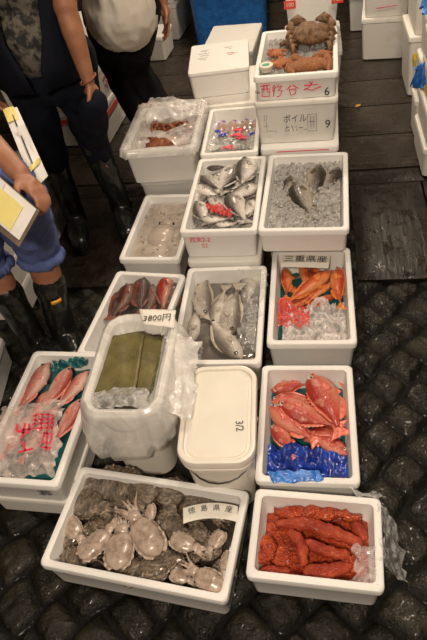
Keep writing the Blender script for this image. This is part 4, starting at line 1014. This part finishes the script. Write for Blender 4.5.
# ------------------------------------------------------------------ people: one fused surface per body, clothes as children
def fuse(name, mb, voxel, mat_, parent, smooth_it=6, fold=0, fsc=14, seed=0, extra=None):
    m = mb.mesh(name+'_raw'); t = bpy.data.objects.new(name+'_raw', m); C.objects.link(t)
    r = t.modifiers.new('r', 'REMESH'); r.mode = 'VOXEL'; r.voxel_size = voxel; r.use_smooth_shade = True
    s = t.modifiers.new('s', 'SMOOTH'); s.factor = .5; s.iterations = smooth_it
    bpy.context.view_layer.update()
    me = bpy.data.meshes.new_from_object(t.evaluated_get(bpy.context.evaluated_depsgraph_get()))
    bpy.data.objects.remove(t); me.name = name; me.materials.clear(); me.materials.append(mat_)
    if fold:
        nr = [v.normal.copy() for v in me.vertices]
        for v, n in zip(me.vertices, nr):
            c = v.co; f = 1-abs(FB(c.x*fsc+seed, c.y*fsc, c.z*fsc*.45, 3))*2.4
            v.co = c + n*fold*f
    me.polygons.foreach_set('use_smooth', [True]*len(me.polygons))
    return obj(name, me, parent)
def limb(mb, pts, n=14, flat=1.0):      # pts: (Vector, radius)
    P = []; Rr = []
    for (a, ra), (b, rb) in zip(pts, pts[1:]):
        k = max(2, int((b-a).length/.03))
        for i in range(k): P.append(a.lerp(b, i/k)); Rr.append(ra+(rb-ra)*i/k)
    P.append(pts[-1][0]); Rr.append(pts[-1][1])
    for _ in range(2):
        P = [P[0]]+[(P[i-1]+P[i]*2+P[i+1])/4 for i in range(1, len(P)-1)]+[P[-1]]
    mb.tube(P, Rr, n, flat=flat)
    mb.ell(P[0], (Rr[0],)*3); mb.ell(P[-1], (Rr[-1],)*3)
V3 = lambda *a: Vector(a)
def hand(mb, wrist, dirv, palm_n, curl=.5, s=1.0, side=1):
    d = dirv.normalized(); n = (palm_n-d*palm_n.dot(d)).normalized(); u = d.cross(n)*side
    for k in range(4):
        o = (k-1.5)*.019*s; base = wrist+d*.085*s+u*o; L = (.040, .045, .042, .033)[k]*s
        limb(mb, [(wrist+u*o*.5, .017*s), (base, .013*s)], 10)
        p = base; dd = d.copy(); r = .0088*s
        for j in range(3):
            a = curl*(.5+.4*j); dd = (d*cos(a*(j+1)*.7)+n*sin(a*(j+1)*.7)).normalized(); q = p+dd*L*(1, .65, .5)[j]; limb(mb, [(p, r), (q, r*.9)], 10); p = q; r *= .9
    b = wrist+d*.02*s+u*-.022*s; q = b+(d*.7-u*.75+n*.25).normalized()*.045*s; limb(mb, [(b, .013*s), (q, .0105*s)], 10); limb(mb, [(q, .0105*s), (q+(d*.9-u*.15+n*.4).normalized()*.033*s, .0085*s)], 10)
    mb.ell(wrist+d*.045*s, (.030*s, .030*s, .022*s))
def head_(mb, c, f, up):      # c head centre, f facing
    f = f.normalized(); r = f.cross(up).normalized(); up = r.cross(f).normalized()
    M = Matrix((( r.x, f.x, up.x, c.x), (r.y, f.y, up.y, c.y), (r.z, f.z, up.z, c.z), (0, 0, 0, 1)))
    mb.ell((0, -.01, .02), (.076, .094, .098), M=M, nu=24, nv=16); mb.ell((0, .018, -.055), (.056, .066, .062), M=M, nu=20, nv=12)
    mb.ell((0, .052, -.095), (.026, .026, .02), M=M); mb.ell((0, .095, -.018), (.014, .02, .022), M=M); mb.tube([M @ V3(0, .085, .02), M @ V3(0, .103, -.018)], [.008, .011], 8)
    mb.ell((0, .084, -.052), (.024, .012, .006), M=M); mb.ell((0, .084, -.062), (.020, .011, .006), M=M)
    for s in (1, -1): mb.ell((s*.078, -.005, -.01), (.010, .020, .032), M=M)
    for s in (1, -1): mb.ell((s*.03, .078, .022), (.020, .012, .006), M=M)
    return M
def head_parts(o, M):
    for s in (1, -1):
        e = MB().ell((s*.030, .078, .004), (.012, .010, .009), M=M).obj('eye', EYEW, o); MB().ell((s*.030, .087, .004), (.005, .003, .005), M=M, nu=10, nv=6).obj('pupil', PUP, e)
    mb = MB(); mb.ell((0, -.022, .038), (.084, .098, .100), M=M, nu=20, nv=12); mb.ell((0, -.055, -.01), (.078, .062, .075), M=M)
    fuse('hair', mb, .009, HAIR, o, 3, .003, 60)
def body(name_label, J, skin=SKIN, grip=None, vox=.0065):
    o = empty('person', V3(J['root'].x, J['root'].y, 0)); prop(o, name_label, 'person'); bpy.context.view_layer.update()
    mb = MB()
    limb(mb, [(J['pelvis'], .115), (J['waist'], .10), (J['chest'], .115)], 20, .8)
    limb(mb, [(J['chest'], .10), (J['neckb'], .07), (J['head']-V3(0, 0, .06), .05)], 16)
    for s in 'LR':
        limb(mb, [(J['hip'+s], .085), (J['knee'+s], .055)]); limb(mb, [(J['knee'+s], .055), (J['knee'+s].lerp(J['ank'+s], .3), .055), (J['ank'+s], .036)])
        limb(mb, [(J['ank'+s]-V3(0, 0, .03), .03), (J['toe'+s]+V3(0, 0, .030), .022)])
        limb(mb, [(J['neckb']-V3(0, 0, .03), .06), (J['sh'+s], .058)]); limb(mb, [(J['sh'+s], .055), (J['elb'+s], .042)]); AR = J.get('arm', 1.0); limb(mb, [(J['elb'+s], .038*AR), (J['elb'+s].lerp(J['wri'+s], .3), .040*AR), (J['wri'+s], .025*AR)])
        hand(mb, J['wri'+s], J['hd'+s], J['hn'+s], J.get('curl'+s, .4), J.get('hs', .95), 1 if s == 'L' else -1)
    M = head_(mb, J['head'], J['face'], V3(0, 0, 1))
    b = fuse('body', mb, vox, skin, None, 4)
    b.name = 'body'; return o, b, M
def finish(o, b, M, kids):
    for k in [b]+kids: k.parent = o; k.matrix_parent_inverse = Matrix.Translation(-o.location)
    eyes = empty('tmp'); 
    head_parts(eyes, M)
    for k in list(eyes.children): k.parent = o; k.matrix_parent_inverse = Matrix.Translation(-o.location)
    bpy.data.objects.remove(eyes)
def boot(ank, knee, toe, top, rt=.060, label=None):      # tall rubber boot
    mb = MB(); d = (toe-ank); d.z = 0; d.normalize()
    limb(mb, [(knee.lerp(ank, top), rt), (knee.lerp(ank, .55), .055), (ank+V3(0, 0, .05), .050), (ank+V3(0, 0, -.02), .052)], 18)
    limb(mb, [(ank-d*.03+V3(0, 0, -.03), .045), (ank+d*.09+V3(0, 0, -.022), .050), (ank+d*.185+V3(0, 0, -.037), .041)], 16)
    for v in mb.v: v.z = max(v.z, ank.z-.080)
    return fuse('rubber_boot', mb, .007, RUBBER, None, 4, .0022, 22)
def sole(o, ank, toe, parent=None):
    d = (toe-ank); d.z = 0; d.normalize(); a = atan2(d.y, d.x); c = ank+d*.075; P = []
    for i in range(28):
        t = 2*pi*i/28; x = .142*cos(t); y = .050*sin(t)*(1+.12*cos(t)); P.append((x, y))
    mb = MB().rings([[(c.x+x*cos(a)-y*sin(a), c.y+x*sin(a)+y*cos(a), z) for x, y in P] for z in (ank.z-.082, ank.z-.066)], True, True, True)
    s = mb.obj('boot_sole', BK, o, smooth=False); return s
def open_coat(name, mat_, secs, gap, parent=None, th=.006, n=40):   # secs: (centre, rx, ry, yaw) loft leaving a gap at the front
    G = []
    for k, (c, rx, ry, yaw) in enumerate(secs):
        g = gap[k] if isinstance(gap, (list, tuple)) else gap; row = []
        for j in range(n):
            a = -pi/2+g+(2*pi-2*g)*j/(n-1); w = 1+.05*sin(a*9+k*.5)*(k/len(secs))
            x, y = rx*cos(a)*w, ry*sin(a)*w
            row.append(V3(c.x+x*cos(yaw)-y*sin(yaw), c.y+x*sin(yaw)+y*cos(yaw), c.z))
        G.append(row)
    return slab(MB(), G, th).obj(name, mat_, parent)

NAVY = cloth('navy_cloth', (.004, .005, .010), (.006, .0075, .014))
BLACKC = cloth('black_cloth', (.004, .004, .005), (.007, .007, .0075))
SHORTB = cloth('blue_shorts_cloth', (.085, .115, .27), (.11, .145, .32))
TSH = mottled('grey_print_shirt', (.012, .012, .012), (.13, .115, .09), .85, 34, .44, .58, det=6)
WSH = cloth('pale_shirt', (.50, .46, .39), (.58, .53, .46))
STEEL = mat('wrist_band', (.25, .07, .03), .4)

# --- man in navy
J = dict(root=V3(-.45, 2.45, 0), pelvis=V3(-.435, 2.32, .90), waist=V3(-.43, 2.32, 1.05), chest=V3(-.43, 2.30, 1.27), neckb=V3(-.43, 2.28, 1.43), head=V3(-.43, 2.24, 1.60), face=V3(.2, -1, -.45),
  hipL=V3(-.355, 2.31, .88), kneeL=at(93, 142, .48), ankL=at(121, 206, .10), toeL=at(127, 228, .016),
  hipR=V3(-.535, 2.34, .88), kneeR=at(50, 150, .48), ankR=at(75, 216, .10), toeR=at(82, 242, .016),
  shL=V3(-.245, 2.28, 1.37), elbL=at(65, 6, 1.09), wriL=at(88, 79, .855), hdL=V3(.02, .05, -1), hnL=V3(-1, 0, 0),
  shR=V3(-.615, 2.30, 1.37), elbR=V3(-.70, 2.36, 1.10), wriR=V3(-.66, 2.20, .93), hdR=V3(.2, -.2, -1), hnR=V3(1, 0, 0))
o, b, M = body('man in navy coat and trousers standing in tall black boots at left, hand in pocket', J)
K = []
mb = MB(); limb(mb, [(V3(-.435, 2.33, .95), .125), (J['pelvis'], .140), (V3(-.435, 2.34, .84), .13)], 22, .8)
for s in 'LR': limb(mb, [(J['hip'+s], .105), (J['hip'+s].lerp(J['knee'+s], .5), .080), (J['knee'+s]+V3(0, .0, .03), .066), (J['knee'+s].lerp(J['ank'+s], .12), .066)], 18)
limb(mb, [(J['wriL']+V3(.0, -.018, -.085), .048), (J['wriL']+V3(-.008, -.01, -.11), .052), (J['wriL']+V3(-.02, .02, -.15), .050), (J['wriL']+V3(-.05, .10, -.26), .045)], 16)
K.append(fuse('trousers', mb, .010, NAVY, None, 4, .009, 9))
mb = MB(); limb(mb, [(V3(-.435, 2.30, .98), .146), (J['waist'], .128), (J['chest'], .162), (J['neckb'], .13)], 22, .8)
for s in 'LR': limb(mb, [(J['sh'+s], .075), (J['sh'+s].lerp(J['elb'+s], .5), .060)])
for s in 'LR': limb(mb, [(J['neckb']-V3(0, 0, .03), .085), (J['sh'+s], .076)])
mb.ell((-.43, 2.215, 1.33), (.15, .075, .12)); K.append(fuse('t_shirt', mb, .010, TSH, None, 4, .006, 12))
co = open_coat('open_coat', NAVY, [(V3(-.43, 2.31, 1.42), .17, .13, 0), (V3(-.43, 2.31, 1.30), .18, .175, 0), (V3(-.44, 2.31, 1.15), .165, .18, .0), (V3(-.455, 2.31, 1.02), .165, .182, .0), (V3(-.465, 2.32, .92), .172, .185, .0), (V3(-.465, 2.33, .84), .178, .19, .0)], [.5, .5, .48, .40, .2, .10])
K.append(co)
for s in 'LR':
    K.append(boot(J['ank'+s], J['knee'+s], J['toe'+s], .02)); K.append(sole(None, J['ank'+s], J['toe'+s]))
w = J['wriL']; K.append(MB().tube([w+V3(.031*cos(a*pi/8), .031*sin(a*pi/8), .012*cos(a*pi/8)) for a in range(17)], .0035, 6).obj('bracelet', STEEL))
finish(o, b, M, K)

# --- man behind in pale shirt
hl, hr = at(138, 16, .80), at(108, 20, .80); hc = (hl+hr)/2; top = V3(hc.x, hc.y, 0)
J = dict(root=V3(hc.x+.08, hc.y+.08, 0), pelvis=V3(hc.x, hc.y, .86), waist=V3(hc.x, hc.y, 1.02), chest=V3(hc.x, hc.y-.01, 1.24), neckb=V3(hc.x, hc.y-.02, 1.40), head=V3(hc.x+.02, hc.y-.06, 1.56), face=V3(.3, -1, -.5),
  hipL=hl+V3(0, 0, .03), kneeL=at(132, 66, .47), ankL=V3(-.02, 3.12, .10), toeL=V3(.01, 2.96, .016), hipR=hr+V3(0, 0, .03), kneeR=at(114, 60, .50), ankR=V3(-.13, 3.10, .10), toeR=V3(-.12, 2.94, .016),
  shL=V3(hc.x+.19, hc.y, 1.34), elbL=V3(.05, hc.y+.03, 1.06), wriL=at(163, 2, .82), hdL=V3(.0, -.04, -1), hnL=V3(-1, -.3, 0), curlL=.35,
  shR=V3(hc.x-.19, hc.y, 1.34), elbR=V3(hc.x-.26, hc.y+.03, 1.06), wriR=V3(hc.x-.26, hc.y+.02, .82), hdR=V3(0, 0, -1), hnR=V3(1, 0, 0))
o, b, M = body('man in pale shirt and black trousers standing behind the shrimp box, hand hanging', J)
K = []
mb = MB(); limb(mb, [(J['pelvis']-V3(0, 0, .02), .12), (J['pelvis']-V3(0, 0, .04), .125), (J['pelvis']-V3(0, 0, .05), .125)], 22, .8)
for s in 'LR': limb(mb, [(J['hip'+s], .105), (J['hip'+s].lerp(J['knee'+s], .5), .095), (J['knee'+s], .088), (J['knee'+s].lerp(J['ank'+s], .7), .08)], 18)
K.append(fuse('trousers', mb, .010, BLACKC, None, 4, .010, 8, 5))
mb = MB(); limb(mb, [(J['pelvis']-V3(0, 0, .03), .172), (J['waist'], .150), (J['chest'], .155), (J['neckb']-V3(0, 0, .05), .09)], 22, .85)
for s in 'LR': limb(mb, [(J['sh'+s], .075), (J['sh'+s].lerp(J['elb'+s], .7), .068)])
K.append(fuse('shirt', mb, .010, WSH, None, 4, .008, 9, 2))
for s in 'LR': K.append(boot(J['ank'+s], J['knee'+s], J['toe'+s], .2)); K.append(sole(None, J['ank'+s], J['toe'+s]))
finish(o, b, M, K)

# --- man in blue shorts
hl, hr = at(8, 190, .82), at(-38, 204, .82); hc = (hl+hr)/2
J = dict(root=V3(-.66, 1.70, 0), pelvis=hc+V3(-.02, -.02, .04), waist=hc+V3(-.10, .0, .18), chest=hc+V3(-.22, .0, .38), neckb=hc+V3(-.27, .0, .54), head=hc+V3(-.25, -.02, .70), arm=1.12, hs=.85, face=V3(1, -.3, -.5),
  kneeL=at(37, 244, .50), ankL=at(64, 331, .10), hipL=hl, hipR=hr, kneeR=at(-16, 256, .50), ankR=at(34, 340, .10))
J['toeL'] = J['ankL']+V3(.03, -.10, -.085); J['toeR'] = J['ankR']+V3(.10, -.09, -.085)
J.update(shL=hc+V3(-.20, -.17, .48), elbL=at(-42, 112, 1.02), wriL=at(20, 174, .90), shR=hc+V3(-.32, .15, .48), elbR=hc+V3(-.40, .17, .22), wriR=hc+V3(-.32, .20, .0), hdR=V3(0, 0, -1), hnR=V3(0, -1, 0))
J['hdL'] = J['wriL']-J['elbL']; J['hnL'] = V3(-.5, -.1, -.8); J['curlL'] = .75
o, b, M = body('man in rolled blue shorts and black boots at left edge, holding clipboards', J)
K = []
for s in 'LR':
    mb = MB(); t = J['knee'+s].lerp(J['ank'+s], .08)
    limb(mb, [(J['pelvis'], .12), (J['hip'+s], .105), (J['hip'+s].lerp(J['knee'+s], .5), .084), (J['knee'+s], .070), (t, .067)], 20)
    K.append(fuse('shorts_leg', mb, .009, SHORTB, None, 4, .010, 10, 3 if s == 'L' else 8))
    d = (J['ank'+s]-J['knee'+s]).normalized(); a = d.cross(V3(0, 1, 0)).normalized(); c = d.cross(a)
    mb = MB()
    mb.tube([t+d*.02+(a*cos(2*pi*k/20)+c*sin(2*pi*k/20))*.064*(1+.05*sin(k*2.3)) for k in range(21)], .020, 10)
    K.append(fuse('rolled_cuff', mb, .007, SHORTB, None, 3, .006, 26, 1))
mb = MB(); limb(mb, [(J['pelvis']+V3(-.03, 0, .04), .13), (J['waist'], .135), (J['chest'], .15), (J['neckb']-V3(0, 0, .05), .09)], 22, .85)
for s in 'LR': limb(mb, [(J['sh'+s], .075), (J['sh'+s].lerp(J['elb'+s], .6), .066)])
K.append(fuse('shirt', mb, .011, WSH, None, 4, .008, 9, 7))
for s in 'LR':
    bt = boot(J['ank'+s], J['knee'+s], J['toe'+s], .42, .062); K.append(bt); K.append(sole(None, J['ank'+s], J['toe'+s]))
# yellow label on the near boot
YL = mat('orange_label', (.80, .36, .02), .4)
c = J['kneeL'].lerp(J['ankL'], .52); vw = (cam.location-c); vw.z = 0; vw.normalize(); sd = V3(-vw.y, vw.x, 0); ax = (J['kneeL']-J['ankL']).normalized()
G = [[c+(vw*cos(a)+sd*sin(a))*.066+ax*h for a in (-.30, -.15, 0, .15, .30)] for h in (-.007, .007)]
K.append(slab(MB(), G, .004).obj('boot_label', YL))
finish(o, b, M, K)
# clipboards and papers under his forearm
def sheet(name, cs, m, th, parent, lift=0, nx=6):
    P = [at(*c) for c in cs]; n = (P[1]-P[0]).cross(P[3]-P[0]).normalized(); n = n if n.dot(cam.location-P[0]) > 0 else -n
    G = [[P[0]*(1-u)*(1-v)+P[1]*u*(1-v)+P[2]*u*v+P[3]*(1-u)*v+n*lift+n*.004*sin(3*u+v) for u in [j/nx for j in range(nx+1)]] for v in [i/nx for i in range(nx+1)]]
    k = slab(MB(), G, th).obj(name, m, smooth=False)
    k.parent = parent; k.matrix_parent_inverse = Matrix.Translation(-parent.location); return k
YPAP = mottled('yellow_paper', (.74, .64, .22), (.70, .60, .2), .6, 20); WPAP = mottled('white_paper', (.72, .70, .66), (.66, .64, .6), .6, 20)
BRD = mottled('clipboard_brown', (.10, .07, .04), (.14, .10, .06), .5, 20)
cb = empty('clipboard', at(5, 205, .80)); prop(cb, 'clipboard with white and yellow papers held under the forearm', 'clipboard'); bpy.context.view_layer.update()
Q = [(-30, 150, .99), (40, 211, .86), (19, 247, .80), (-50, 190, .92)]
def inset(Q, k0, k1, k2, k3):
    f = lambda u, v: tuple(Q[0][i]*(1-u)*(1-v)+Q[1][i]*u*(1-v)+Q[2][i]*u*v+Q[3][i]*(1-u)*v for i in range(3))
    return [f(k0, k1), f(k2, k1), f(k2, k3), f(k0, k3)]
sheet('backing_board', Q, BRD, .005, cb); sheet('white_paper', inset(Q, .02, .02, .97, .86), WPAP, .004, cb, .006); sheet('yellow_paper', inset(Q, .02, .18, .84, .80), YPAP, .002, cb, .011); sheet('white_paper', inset(Q, .02, .03, .55, .36), WPAP, .002, cb, .015)
pb = empty('paper_bundle', at(25, 145, .9)); prop(pb, 'bundle of white slips with yellow tab above the forearm', 'papers'); bpy.context.view_layer.update()
Q = [(4, 112, .955), (17, 108, .955), (47, 176, .82), (35, 192, .82)]
sheet('white_slip', Q, WPAP, .008, pb); sheet('yellow_tab', inset(Q, .0, .0, .8, .17), YPAP, .003, pb, .008); sheet('yellow_tab', inset(Q, .05, .74, .95, .80), YPAP, .002, pb, .008)
sheet('white_slip', [(14, 128, .93), (22, 124, .93), (32, 152, .87), (22, 150, .87)], WPAP, .002, pb, .016)
sheet('black_cord', inset(Q, .45, .1, .5, .8), INK, .002, pb, .009)
